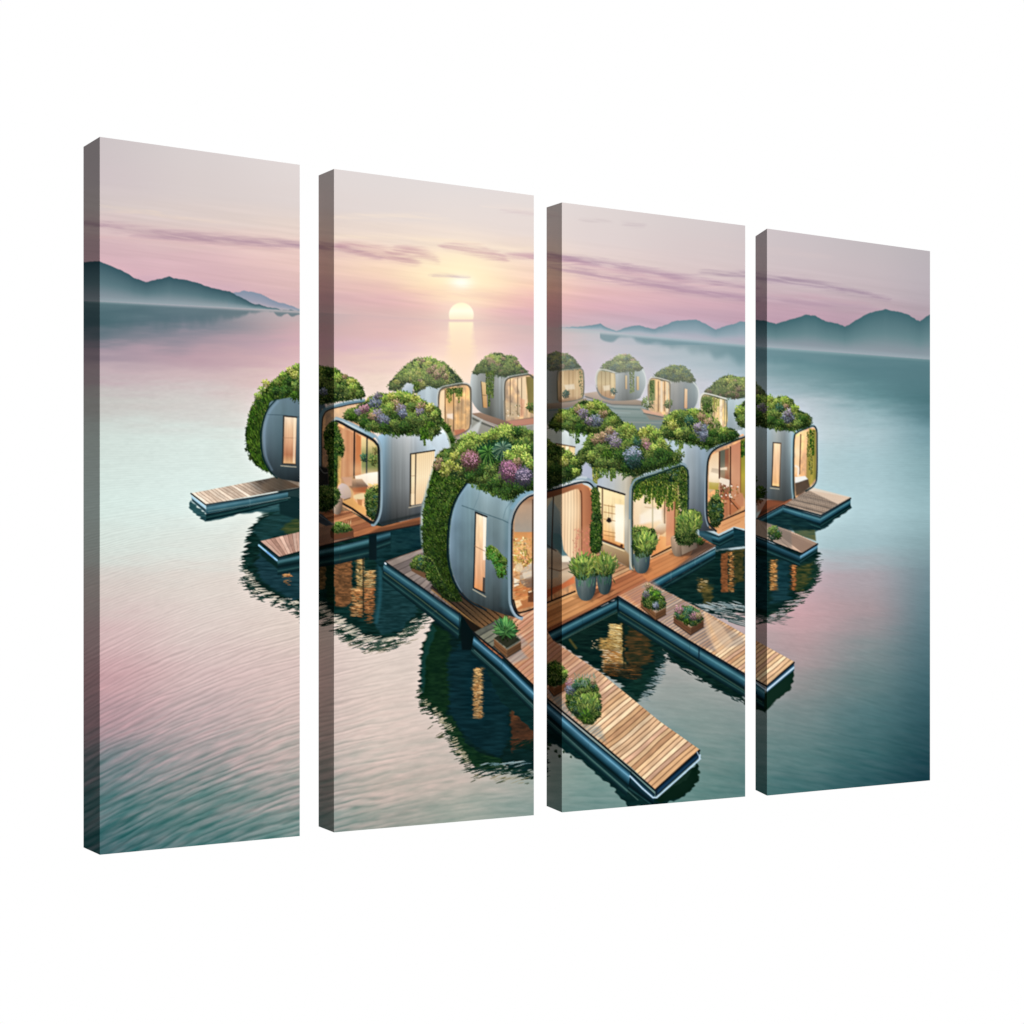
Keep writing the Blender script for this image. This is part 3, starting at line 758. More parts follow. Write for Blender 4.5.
def paint_reflections():
    G = (20, 46, 34); T = (24, 58, 66)
    # below the left pod
    A = [(276,508),(264,514),(256,522),(249,532),(245.5,543),(244,556),(244.5,568),(247,580),(253,588),(264,595),(276,600),(290,605),(302,608),(318,606),(334,617),(350,629),(364,637),(377,643),(392,643),(404,633),(412,624),(420,617),(432,615),(440,560),(380,500),(300,500)]
    poly(A, ripcol((10,30,26),(22,54,50)), f=2.4, rag=5, ragf=(6, 1.3), seed=4, sk=.2)
    poly([(262,548),(276,552),(290,560),(312,560),(312,600),(292,599),(276,592),(262,580),(256,566)], ripcol((18,46,56),(38,72,84), seed=52), .75, 3, rag=4, sk=.15)
    poly([(252,530),(262,520),(276,512),(296,506),(306,520),(300,538),(276,536),(262,543)], ripcol((24,54,54),(40,78,82), seed=53), .7, 2, rag=2)
    poly([(280,528),(292,520),(302,512),(312,516),(312,532),(290,536)], ripcol((40,60,26),(96,92,40), seed=54), .65, 2.5, rag=2)
    glimmer(283,291,573,577,[(222,160,100),(240,190,130),(190,120,70)], 30, 3.0, 1); glimmer(284,290,579,585,[(190,140,90),(150,110,70)], 14, 2.4, 2)
    fray([(244,560),(246,580),(256,590),(275,600),(300,608)], [(20,48,40),(28,58,54),(14,40,34)], 150, 7, 1, -.08, 9, .85)
    fray([(246,570),(256,588),(276,597),(300,604)], [(206,196,180),(184,178,164),(222,210,192)], 60, 6, 2, -.15, 4, .8)
    fray([(300,612),(318,612),(334,622),(350,634),(372,645)], [(18,46,36),(26,58,50),(12,38,30)], 170, 9, 3, -.25, 10, .85)
    fray([(318,604),(334,616),(352,629),(376,641),(398,637),(420,618)], [(206,194,176),(222,208,190),(160,160,144)], 110, 8, 4, -.28, 6, .8)
    fray([(376,645),(392,645),(410,630),(428,618)], [(30,56,44),(44,70,56),(22,50,44)], 100, 9, 5, -.25, 7, .8)
    fray([(346,640),(372,652),(400,645),(424,626)], [(128,124,104),(70,84,66),(168,156,138)], 36, 7, 6, -.3, 6, .7)
    # pod 2's glow on the water
    poly([(334,556),(352,556),(352,600),(346,607),(335,606)], ripcol((86,58,36),(150,98,60), 1.3, 3, 60), .9, 1.4, rag=1.4)
    poly([(318,562),(327,560),(326,588),(319,590)], ripcol((70,56,34),(150,110,66), 1.3, 3, 61), .8, 1.4, rag=1.4)
    poly([(327,556),(334,556),(334,605),(326,600)], ripcol((14,36,26),(28,52,34), seed=62), .85, 1.6, rag=1)
    glimmer(357,363,556,592,[(232,190,120),(244,214,150),(200,150,84)], 110, 2.6, 3); glimmer(352,362,588,616,[(222,158,96),(240,190,130),(180,112,62)], 120, 4.2, 4, .1)
    glimmer(365,374,570,590,[(236,206,146),(214,168,104),(188,128,72)], 100, 4.0, 5); glimmer(365,374,588,612,[(206,134,80),(222,160,104),(160,96,56)], 110, 4.0, 6)
    glimmer(366,373,610,624,[(150,100,60),(120,84,52)], 40, 4.0, 7)
    line([(363,556),(363.4,612)], 1.3, (40,34,26), .75, 1)
    poly([(377,556),(396,566),(412,596),(418,612),(398,632),(380,634),(374,622)], ripcol((16,44,48),(36,72,78), 1.3, 8, 63), .8, 2, rag=2)
    line(smooth([(377.5,554),(380,566),(380,596),(376.5,622)], 5, closed=False), 3.4, (40,86,96), .65, 2.6)
    # the big pod upside down
    B = [(434,620),(427,632),(422,648),(420,664),(419.5,680),(421.5,694),(426,705),(433,713),(441,717),(448,722),(452,731),(456,742),(462,752),(468,762),(476,767),(486,768),(496,765),(505,766),(512,772),(526,772),(536,770),(548,772),(548,700),(500,640),(470,600),(440,600)]
    poly(B, ripcol((8,26,24),(14,40,40), 2., 9, 70), f=2.2, rag=4, ragf=(5, 1.5), seed=7, sk=.2)
    poly([(433,624),(450,634),(452,690),(446,716),(434,712),(424,700),(421,676),(424,642)], ripcol((10,34,20),(22,50,28), 2, 6, 71), .9, 3, rag=2)
    poly([(432,624),(426,640),(421.5,662),(420.5,690),(424,694),(426,660),(436,630)], (26,66,66), .6, 2, rag=1)
    poly([(447,660),(462,640),(490,650),(508,690),(509,740),(500,758),(478,748),(460,730),(450,712)], ripcol((8,32,38),(18,50,58), 2, 12, 72), .8, 3, rag=2)
    poly([(440,716),(452,716),(466,744),(480,754),(500,758),(504,768),(478,770),(460,752)], ripcol((10,36,22),(30,60,34), 1.6, 7, 73), .85, 2, rag=2, sk=.2)
    glimmer(474.5,482,668,686,[(220,176,112),(240,204,140),(190,140,84)], 130, 2.4, 8, .05, wob=2); glimmer(474,481.5,684,718,[(224,178,116),(238,200,144),(196,144,88),(170,118,66)], 240, 2.8, 9, .05, wob=2.5)
    glimmer(513,517,702,720,[(206,150,84),(230,180,110)], 50, 2.2, 10)
    poly([(512,704),(534,696),(548,708),(548,746),(532,742),(520,748),(512,752),(510,730)], ripcol((54,34,24),(96,56,36), 2, 6, 74), .8, 1.6, rag=2)
    fray([(512,742),(530,744),(548,738)], [(14,36,28),(10,30,26)], 60, 8, 11, -.3, 6, .9)
    fray([(420,690),(426,706),(444,720),(454,744),(470,766)], [(14,40,24),(22,48,30),(30,56,40)], 190, 6, 12, -.2, 9, .85)
    fray([(424,700),(440,716),(450,728),(458,748),(470,764)], [(206,190,166),(190,180,154),(166,156,124)], 55, 5, 13, -.35, 5, .8)
    fray([(470,768),(490,769),(508,768),(526,773),(546,772)], [(12,38,26),(28,56,44),(14,44,44)], 120, 9, 14, -.22, 7, .85)
    fray([(480,764),(500,763),(530,762)], [(120,150,160),(150,168,168),(96,124,130)], 18, 9, 15, -.2, 4, .75)
    fray([(470,776),(500,778),(534,779)], [(120,112,80),(60,72,54),(150,146,124)], 26, 8, 16, -.3, 5, .7)
    fray([(430,726),(442,736),(440,738)], [(90,90,64),(60,70,50)], 9, 6, 17, -.5, 3, .8)
    # under the lower landing stage
    poly([(474,640),(546,700),(604,756),(656,798),(690,776),(697,762),(699,772),(698.6,780),(690,791),(680,798),(660,806),(628,806),(612,787),(600,777),(588,766),(575,758),(566,751),(556,744),(546,742),(500,700)], ripcol((10,34,34),(16,46,46), 2, 9, 80), f=1.1, rag=2.2, ragf=(4, 3), seed=5)
    poly([(655,798),(697,764),(699,772),(698.6,780),(690,791),(680,798),(660,803)], (12,34,24), .9, 1.4, rag=1.6)
    # left of panel three: leafy bits on pale water
    for x, y, r in ((548,749,1.2),(556,751,1.5),(560,756,1.3),(550,745,1.6),(564,752,1.2),(571,757,.8)): clump(x, y, r, [(34,56,42),(50,70,46),(26,48,42)], .9, 8, dim=1, lo=.8, hi=1.2)
    # inner pool
    poly([(548,634),(617,600),(690,640),(664,640),(676,652),(690,664),(700,668),(744,700),(744,684),(668,622),(619,598)], (16,44,46), .3, 2)
    P = [(548,632),(617,598),(690,640),(744,676),(744,702),(730,694),(716,690),(706,682),(694,674),(684,668),(672,664),(667,656),(664,650),(662,662),(656,676),(648,688),(640,698),(600,672),(560,644)]
    poly(P, ripcol((8,26,24),(18,44,38), 1.6, 9, 81), f=1.2, rag=3, ragf=(5, 1.4), seed=9)
    poly([(604,700),(662,660),(656,676),(648,690),(640,700),(634,704),(620,700)], ripcol((12,36,30),(22,54,46), 1.5, 8, 82), .9, 2, rag=3)
    poly([(632,622),(648,632),(652,660),(636,668),(626,664),(626,636)], ripcol((30,38,24),(104,68,36), 1.4, 7, 83), .8, 3, rag=3.5)
    poly([(612,628),(622,624),(624,664),(612,664),(602,650)], ripcol((120,94,46),(216,176,106), 1.3, 3, 84), .85, 2, rag=2)
    glimmer(610,620,624,650,[(240,212,146),(222,186,114),(250,228,170),(176,136,72)], 240, 4.0, 20, .1); glimmer(600,612,638,650,[(220,180,106),(190,146,78)], 60, 4, 21, .15)
    glimmer(604,620,650,672,[(200,140,74),(224,170,96),(150,98,50),(244,220,180)], 190, 6, 22, .12); glimmer(590,598,640,650,[(220,200,160),(180,160,120)], 14, 1.6, 23)
    glimmer(606,640,664,676,[(130,86,44),(60,50,30),(36,44,34)], 90, 7, 24, .12)
    line([(623.5,622),(624,668)], 1.6, (26,32,24), .7, 1.4)
    line([(570,640),(576,648)], 2.4, (96,84,42), .7, 1.6)
    fray([(664,650),(656,676),(644,694)], [(12,38,34),(20,48,46),(30,56,56)], 110, 8, 25, .12, 6, .85)
    fray([(664,664),(656,680),(644,698)], [(150,160,162),(120,136,138)], 50, 7, 26, .12, 6, .8)
    fray([(668,655),(684,668),(704,680),(744,702)], [(20,44,44),(14,38,36)], 60, 6, 27, .4, 4, .9)
    # dark water behind the right-hand stage
    Q = [(660,588),(690,570),(716,550),(745,549),(756,540),(820,552),(816,566),(816,578),(811,588),(802,597),(792,606),(780,614),(768,620),(756,617),(744,614),(728,612),(714,614),(704,611),(684,602)]
    poly(Q, ripcol((9,30,28),(20,48,44), 1.4, 8, 85), f=2.4, rag=3.5, ragf=(5, 1.2), seed=12)
    poly([(721,554),(728,552),(728,592),(721,592)], ripcol((100,58,32),(160,96,56), 1.3, 3, 86), .85, 1.2, rag=1)
    glimmer(729.5,733,552,592,[(214,150,84),(236,186,120),(160,100,50)], 110, 2.4, 30); poly([(734,550),(744,548),(744,580),(735,584)], ripcol((40,44,20),(104,84,40), 1.5, 4, 87), .7, 1.8, rag=2)
    glimmer(699,707,579,592,[(170,140,80),(226,206,160),(120,100,50)], 46, 3, 31); poly([(702,584),(713,586),(711,608),(704,610)], ripcol((50,50,24),(120,100,50), 1.5, 5, 88), .7, 2.4, rag=2)
    for k in range(15):
        y = 606 + k * 1.3; x = 706 + k * 1.9
        line(smooth([(x - 4, y - 3), (x + 8, y + 1), (x + 24, y + 4)], 4, closed=False), .9, (176,184,182) if k % 2 else (24,50,50), .8, .8)
    fray([(700,606),(716,606),(730,604),(745,606)], [(150,166,168),(180,184,182),(110,130,134)], 60, 8, 32, .22, 5, .8)
    fray([(716,614),(732,616),(746,618)], [(24,50,50),(60,80,80),(180,170,166)], 60, 8, 33, .15, 4, .8)
    poly([(745,556),(767,556),(767,610),(745,606)], ripcol((12,38,44),(28,62,70), 1.5, 6, 89), .7, 2)
    poly([(778,560),(790,562),(790,600),(770,604)], ripcol((16,46,54),(34,72,82), 1.5, 8, 90), .7, 4, rag=3)
    glimmer(771,776,560,590,[(220,160,90),(240,190,124),(180,120,64)], 130, 2.8, 34); glimmer(792.5,796,565,590,[(200,124,70),(220,150,90),(150,90,50)], 80, 2.6, 35)
    poly([(797,566),(814,562),(813,580),(800,596),(796,592)], ripcol((24,46,28),(96,88,44), 1.3, 5, 91), .8, 2, rag=2)
    fray([(816,560),(814,580),(800,598),(780,614),(760,618)], [(20,48,36),(30,58,46),(14,40,34)], 190, 8, 36, -.22, 6, .85)
    fray([(808,590),(790,606),(768,618)], [(190,164,164),(170,160,162),(150,150,150)], 46, 7, 37, -.2, 5, .8)
    fray([(756,614),(775,622),(790,616)], [(90,96,94),(130,124,124)], 30, 9, 38, .1, 6, .6)
    # shadow of the middle stage's end
    poly([(744,700),(766,692),(793,668),(794.5,676),(792,688),(780,698),(770,706),(766,713),(758,710),(744,704)], (13,38,28), .95, 1.2, rag=1.8, ragf=(4, 3))


WOOD = [(186,142,104),(170,124,90),(202,160,118),(154,108,78),(178,132,98)]
PALE = [(226,188,146),(210,168,126),(238,206,168),(196,152,114),(220,182,144),(214,172,142)]
GREY = [(150,128,112),(138,118,106),(162,140,124),(128,110,100)]
ORNG = [(176,118,80),(158,102,68),(196,138,96),(142,90,62),(184,124,86)]
DUSK = [(120,94,78),(104,84,72),(132,104,86),(92,74,62)]


def tube(top, w0, w1, down=(0, 1), stops=TUBE, keel=True, kw=.62, seed=2, var=.14):
    """an inflated-looking pontoon hull along a line, its keel below it"""
    n = len(top) - 1
    bot = [(x + down[0] * (w0 + (w1 - w0) * i / n), y + down[1] * (w0 + (w1 - w0) * i / n)) for i, (x, y) in enumerate(top)]
    if keel:
        b2 = [(x + down[0] * kw * (w0 + (w1 - w0) * i / n), y + down[1] * kw * (w0 + (w1 - w0) * i / n)) for i, (x, y) in enumerate(bot)]
        ribbon(bot, b2, KEEL, .95, var=var, seed=seed + 1)
    ribbon(top, bot, stops, 1, var=var, seed=seed)
    return bot


def paint_left_docks():
    # stage 1 (far left)
    poly([(191,500),(206,514),(268,504),(290,496),(300,498),(300,512),(276,511),(240,514),(214,521),(205,522),(196,514),(190,508)], ripcol((26,60,66),(48,88,92)), .95, 1.2, rag=1.6)
    poly([(278,490),(300,488),(300,520),(280,514)], (16,40,42), .9, 2)
    tube([(206,505.5),(250,498.5),(288,491.6)], 8.5, 5.5, stops=[(0,(30,62,74)),(.3,(88,128,140)),(.55,(58,100,112)),(1,(30,66,76))], kw=.8)
    line([(208,511.5),(250,504.5),(290,497.5)], .9, (128,150,146), .6, .8)
    planks((191.4,493.2),(279,476.4),(300,487),(206,504.4), 22, [(226,208,188),(216,196,176),(232,216,198),(206,186,166)], gap=(150,126,108), gw=.22, seed=3, ga=.7,
           shade=lambda u, v: 1 - .62 * sm(.55, .86, u + .12 * v))
    poly([(262,484),(272,478),(281,476),(300,480),(300,488),(284,489),(262,491)], ('h', [(0,(120,104,88)),(.5,(78,70,60)),(1,(96,72,54))]), .75, 4)
    line([(191,493.6),(205.6,504.8),(250,498),(288,491)], 1.3, (20,34,40), .95, .8)
    line([(300,488),(288,491)], 1.2, (20,34,40), .9, .8)
    poly([(191,495.4),(205.6,506.2),(206,509),(191.6,497.8)], (168,206,226), 1, .9)
    poly([(191.6,498),(206,509.4),(206,513),(192,501)], (44,74,84), 1, .9)
    # stage 2 (lower left, runs on under pod 2)
    poly([(259,546),(277,562),(300,558),(300,566),(276,568),(262,556)], (14,38,36), .95, 1.4, rag=1.2)
    tube([(277.5,559.5),(300,554.5),(318.5,550),(340,545.5),(369,538.2)], 7., 8.5, stops=[(0,(20,44,52)),(.3,(74,116,124)),(.5,(56,98,104)),(.7,(24,54,58)),(1,(14,36,40))], kw=1.25)
    planks((260.4,541.2),(300,531.8),(300,551),(279,556.8), 9, [(196,158,140),(182,146,130),(206,172,154),(168,132,116)], gap=(92,66,56), gw=.12, seed=6, ga=.6)
    planks((300,531.8),(334,516),(366,534),(300,551), 15, [(150,122,108),(136,110,98),(160,134,118)], gap=(80,60,52), gw=.14, seed=7, ga=.6)
    line([(260,542),(279,557.4),(300,551.8),(318.5,547.4),(366,534.4)], 1.4, (18,30,34), .95, .8)
    line([(258.8,545.2),(277,560.3)], 1.7, (150,196,226), 1, .8); line([(267,552),(273,557)], 1.4, (96,150,206), .8, .8)
    # between the stages, panel two
    poly([(369,534),(421,523),(426,552),(386,562),(384,572),(374,560)], ripcol((10,34,36),(22,54,58), 2, 9, 99), .97, 1.2)
    tube([(376.5,534.4),(390.5,531)], 8.5, 7.5, stops=TUBE_D, kw=.9)
    poly([(369,536),(376.5,534),(376.5,560),(369,560)], (12,26,30), .9, 1.2)
    poly([(391,531),(420,524),(421,546),(391,552)], ripcol((12,40,46),(28,62,66), 2, 7, 100), .7, 2)
    # deck of pod 2, warm light on it
    planks((318,512),(343,505.5),(421,517),(366,535), 12, ORNG, gap=(110,66,42), gw=.12, along='v', seed=9, ga=.5, clip=[(318,512),(330,504),(343,506),(372,525),(382,526.5),(421,516.6),(421,524.6),(366,535),(318,547),(318,524)])
    poly([(318,522),(334,522),(352,538),(318,547)], ('v', [(0,(150,124,108)),(1,(112,90,80))]), .72, 2)
    poly([(366,534.6),(421,524.6),(421,520),(380,527.5)], (86,56,40), .65, 2.2)
    poly([(318,513),(322,514),(333,524.5),(326,526),(318,522)], (44,60,72), .8, 1); line([(318,513.6),(333,524.6)], .9, (110,120,124), .7, .7)
    line([(318,547),(366,534.8),(421,524.4)], 1.2, (24,26,28), .9, .8)


def paint_main_deck():
    # big deck under the middle pods
    base = [(385,561.5),(421,549),(460,540),(560,520),(640,500),(716,546),(671.5,570),(648,582),(662,590),(704,611),(662,612),(619,595.5),(548,632),(533,640),(500,660),(473.5,633),(487,627),(461.5,615)]
    planks((385,561.5),(560,520),(716,546),(500,660), 46, ORNG + WOOD, gap=(74,42,28), gw=.24, along='v', seed=11, ga=.6, clip=base)
    # grey weathered boards behind and left of the big pod
    planks((385,561.5),(424,548),(470,590),(461,614), 17, [(128,118,112),(116,106,102),(140,128,120)], gap=(70,62,60), gw=.14, along='v', seed=12, ga=.6,
           clip=[(385,561.5),(424,548.5),(440,560),(478,610),(487,628),(461.5,615)])
    # shaded boards beneath the belly of the pod
    def belly(u, v, X, Y):
        t = u * 6; fr = t - np.floor(t)
        c = grad(1 - v, [(0,(120,88,58)),(.3,(74,58,42)),(.7,(52,44,38)),(1,(60,52,46))])
        return c * (1 - .45 * (np.minimum(fr, 1 - fr) < .16))[..., None]
    quad((434,588),(452,572),(508,617),(482,629), belly, 1, 1.2, clip=[(430,588),(440,574),(468,596),(510,616),(494,623),(482,629),(462,616)])
    line([(432,590),(482,629)], 1.3, (150,116,72), .8, .9); line([(446,592),(490,624)], .8, (120,92,60), .6, .8)
    # seams of brighter boards by the door
    for k, (a, b) in enumerate((((520,622),(534,616)),((521,633),(534,627)),((520,641),(534,636)),((547,622),(578,606)),((547,612),(574,598)),((552,630),(600,606)))):
        line([a, b], .8, (232,176,140), .5, .8)
    poly([(547,604),(575,591),(600,600),(610,600),(560,622),(547,628)], ('h', [(0,(196,138,80)),(.5,(230,170,108)),(1,(190,128,80))]), .55, 3)
    poly([(604,586),(634,570),(655,575),(672,566),(684,560),(648,582),(640,596),(625,594)], ('h', [(0,(176,104,68)),(.5,(200,124,84)),(1,(222,150,96))]), .5, 3)
    poly([(618,594.5),(650,578),(664,590),(650,606),(640,607)], ('h', [(0,(186,110,78)),(1,(170,120,100))]), .5, 3)
    # right-hand wing of the deck
    planks((648,582),(686,555),(716,545.5),(700,556), 8, DUSK, gap=(50,40,34), gw=.16, along='v', seed=14, ga=.6, clip=[(671,571),(690,556),(698,540),(716,545.5),(704,553)])
    poly([(650,560),(671,550),(692,556),(671,571),(648,582),(642,574)], ('h', [(0,(206,132,80)),(.6,(216,146,92)),(1,(150,100,68))]), .7, 2)


def paint_front_docks():
    # pontoon along the left of the big deck
    tube([(384,562.5),(420,586.5),(461,615.5)], 9, 13, down=(-.12, 1), kw=.85, seed=21)
    line([(384.4,572.5),(420,599),(458,629)], .9, (110,134,100), .55, .8)
    line([(385,561.6),(462,615.4)], 1.1, (20,28,32), .9, .8)
    line([(459.8,613),(459.2,630)], 1.1, (16,34,40), .8, .9)
    stamp(385.5, 563.5, 1.5, 1.0, .8, C((214,228,234)), .9)
    poly([(462,616),(474,624),(475,636),(478,650),(462,650),(460,632)], (8,20,22), .93, 1.6)
    poly([(462,615),(483,629),(474,632),(470,628)], (34,26,20), .9, 1.2)
    # pool edges
    tube([(547,633.5),(582,616),(617.4,599)], 10, 8, kw=.55, seed=22, down=(.10, 1))
    line([(547,633),(617.5,597)], 1.6, (20,22,24), .95, .8); line([(552,645),(617,612)], .8, (86,110,90), .6, .8)
    # middle stage: boards
    planks((648,583),(661,588.5),(794.3,661.8),(766.8,685.3), 74, GREY + PALE[:2], gap=(84,66,54), gw=.26, along='u', seed=23, ga=.55, clip=None)if False else None
    mid = [(619.5,595.5),(647,581.5),(704,611),(744,634),(794.3,661.8),(766.8,685.3),(744,672.5),(690,640.5),(640,609.5)]
    planks((619.5,595.5),(647,581.5),(794.3,661.8),(766.8,685.3), 52, PALE, gap=(84,60,44), gw=.24, along='v', seed=23, ga=.6, clip=mid)
    poly([(625,594),(647,582),(704,611),(712,640),(717,652),(700,646),(660,622)], (126,118,122), .70, 3, tex=lambda X, Y: .75 + .25 * np.sin((Y * .85 + X * .5) * 2.2))
    poly([(705,612),(728,628),(744,638),(744,644),(726,648),(718,640)], (150,142,140), .45, 3)
    poly([(704,612),(722,626),(733,642),(722,654),(716,652),(706,632)], (238,202,164), .45, 2.5)
    poly([(618,596),(640,586),(662,600),(648,612)], (196,120,86), .45, 4)
    # its hull
    tube([(618.6,598),(640,611),(690,642),(744,674.6),(765,688)], 12, 12.5, down=(-.05, 1), kw=.75, seed=24)
    line([(618.6,597),(640,610.4),(690,641.4),(744,673.6),(766.8,686.4),(794,662.6)], 1.7, (18,24,28), .95, .8)
    line([(620,612),(690,656),(762,702)], .8, (96,120,90), .5, .8)
    line([(617.8,596.5),(617.8,610)], 1.6, (10,22,26), .9, 1)
    line([(699,647),(699,659)], 1.3, (14,32,44), .8, .9)
    tube([(766.6,686.6),(794.2,663)], 6.5, 7.5, stops=[(0,(20,34,44)),(.35,(50,88,112)),(.55,(190,214,230)),(.7,(90,130,150)),(1,(18,40,46))], keel=False)
    line([(752,680),(766.6,690.6),(793.4,668)], 1.3, (196,216,232), .85, .8)
    # lower stage: platform and boards
    low = [(473.5,632.5),(490.5,624),(533,608),(553,640.5),(601,673),(660,721.5),(699.6,749.5),(655,789.5),(631.6,767.8),(590,734),(546.5,698),(503.5,656.5)]
    planks((484,640.5),(530,606),(699.6,749.5),(655,789.5), 50, PALE, gap=(92,60,40), gw=.21, along='v', seed=25, ga=.7, clip=low)
    # nearer the deck the boards are redder and lie in shade
    poly([(485,644),(500,628),(533,606),(549,636.5),(553,640.5),(601,673),(606,700),(600,716),(575,722),(546.5,698),(503.5,656.5)], ('l', [(0,(176,106,78)),(.45,(178,118,94)),(.75,(160,128,112)),(1,(196,150,116))], (505,620), (600,712)), .62, 5, tex=lambda X, Y: .78 + .22 * np.sin((Y * .85 + X * .52) * 1.7))
    poly([(505,640),(520,634),(534,650),(534,640),(520,650),(510,654)], (120,150,168), .3, 3)
    poly([(500,652),(520,648),(528,658),(512,664)], (130,156,172), .4, 3)
    poly([(546,690),(560,696),(576,722),(600,726),(606,742),(590,734),(560,710)], (104,126,132), .62, 4, tex=lambda X, Y: .7 + .3 * np.sin((Y * .85 + X * .52) * 2.2))
    # landing by the spiky plant
    planks((474,632.5),(500,618),(521,640),(503.5,656.5), 7, [(112,112,98),(96,98,88),(124,124,108)], gap=(44,48,46), gw=.2, along='v', seed=26, ga=.7)
    line([(473.5,632.6),(503.5,657),(546.5,698.4),(600,742.6),(655,790.4),(699.4,750.6)], 2.0, (18,24,28), .95, .8)
    # hull
    tube([(474,635.5),(503,659.5),(546.5,701),(590,738),(631,772)], 10, 13.5, down=(-.18, 1), kw=.8, seed=27, stops=[(0,(12,28,36)),(.12,(26,56,70)),(.3,(70,118,140)),(.40,(108,158,180)),(.52,(62,106,126)),(.75,(34,74,90)),(.94,(14,40,48)),(1,(8,24,30))])
    tube([(631,772),(655,794)], 13.5, 10, down=(-.18, 1), stops=[(0,(12,26,34)),(.3,(30,64,80)),(.6,(20,48,58)),(1,(8,22,28))], kw=.3, seed=28)
    line([(474,650),(503,676),(546,718),(590,758),(638,800)], .9, (120,150,140), .5, .8)
    line([(631,772),(629.6,786)], 1.1, (12,28,34), .85, .8)
    poly([(655,791),(699.4,751),(700,757),(655.5,797)], (20,36,48), 1, .9); poly([(658,789.5),(698,754.5),(698,757.5),(657,794)], (30,60,84), .9, 1)
    line([(630,776),(642,788),(653,797.6),(656.6,797.6),(680,777),(699.2,759.6),(700,755)], 1.5, (188,214,232), .92, .8)
    line([(697,752),(700.6,759)], 1.0, (190,214,230), .8, .8)


def paint_right_docks():
    # stage by the right pod
    poly([(786,506),(821,518),(850,500),(850.6,508),(838,518),(824,529),(816,532),(800,528),(770,530),(760,520)], ripcol((14,40,44),(28,62,64)), .97, 1.3, rag=1.6)
    poly([(790,524),(815,530),(816,541),(795,534)], ripcol((40,60,36),(84,80,36)), .8, 1.6)
    planks((783,504.5),(806,489.5),(850.4,497.6),(821,514.6), 15, [(150,134,120),(136,122,110),(160,142,126),(120,108,98)], gap=(70,62,56), gw=.15, seed=31, ga=.6)
    poly([(806,489.2),(813,487.6),(850.6,497.2),(838,504.2)], (228,206,184), .8, 1.4)
    planks((757,520),(792,498.5),(808,490),(784,505), 6, [(150,96,70),(130,88,68)], gap=(70,50,40), seed=32, clip=[(757,518),(767,500),(792,498.5),(808,489.6),(784,505)])
    tube([(783,506),(802,511.4),(820.6,516.6)], 6.5, 8, kw=.7, seed=33); tube([(820.6,516.6),(850.6,499)], 7, 6, kw=.6, seed=34)
    tube([(756,520.5),(783,506)], 6.5, 6.5, kw=.5, seed=35, stops=TUBE_D)
    line([(756,519.4),(783,505),(820.8,515.6),(850.6,498.4)], 1.5, (14,24,30), .95, .8)
    poly([(756,525),(783,512),(806,520),(815,530),(790,531),(767,524)], ripcol((12,36,40),(26,58,60)), .85, 1.5)
    # second stage
    planks((756,518),(767,523.2),(817.4,543.6),(803.5,553.2), 16, [(200,170,148),(186,158,138),(212,184,160),(170,146,128)], gap=(112,92,80), gw=.14, along='u', seed=36, ga=.6, clip=[(745,524),(756,519),(767,523.2),(791,531),(817.4,543.4),(803.5,553.4),(745,531)])
    poly([(745,524),(756,519),(791,531),(792,548),(745,531)], (120,112,104), .6, 2)
    tube([(734,529),(745,532.6),(767,541),(800,555.4)], 8.5, 6.5, kw=.75, seed=37, stops=[(0,(12,28,34)),(.3,(46,84,98)),(.5,(32,66,78)),(1,(10,30,36))]); 
    tube([(800,555),(817.6,544.4)], 5, 4.5, kw=.8, seed=38, stops=[(0,(16,28,34)),(.4,(110,160,186)),(1,(20,52,60))])
    line([(734,528.4),(745,531.6),(767,539.6),(801.5,554),(817.6,544)], 1.5, (14,22,28), .95, .8)
    # corner by pod 11
    tube([(671,571),(695,558.6),(715.4,547.8)], 9, 7, kw=.6, seed=39); line([(647,582.4),(671,570.4),(716,545.6)], 1.3, (18,22,24), .9, .8)
    tube([(648,583.5),(671,571)], 10, 9, kw=.55, seed=40)
    poly([(699,528),(712,533),(719,536),(734,529),(745,532),(745,546),(716,550),(715,546),(700,540)], ripcol((14,42,48),(26,60,66)), .95, 1.2)
    tube([(719,536),(733.6,529)], 6.5, 6, kw=.7, seed=41, stops=TUBE_D); tube([(700,531),(719,536.4)], 6, 6, kw=.6, seed=42, stops=TUBE_D)
    poly([(699,529),(712,535),(712,543),(699,540)], (52,86,96), .7, 2)

# ---- the near pods -------------------------------------------------------
def glow(x, y, r, c=(255, 232, 186), a=.6):
    q = win(x - 3 * r, y - 3 * r, x + 3 * r, y + 3 * r); sl, X, Y = q
    put(sl, C(c), np.exp(-((X - x) ** 2 + (Y - y) ** 2) / (r * r)) * a)


def slotwin(q, stops, frame=(46, 42, 38), w=1.0, sill=None, bars=(), left=True):
    """tall lit window: q = top-left, top-right, bottom-right, bottom-left"""
    quad(q[0], q[1], q[2], q[3], lambda u, v, X, Y: grad(v, stops) * (1 + .10 * (fbm(X / 1.6, Y / 18, 7) - .5) * 2)[..., None], 1, .8)
    line([q[1], q[0], q[3], q[2]] if left else [q[0], q[1], q[2], q[3]], w, frame, .9, .7)
    for a, b, ww, c in bars: line([a, b], ww, c, .85, .7)
    if sill: line(sill, 1.0, (196, 186, 160), .8, .8)


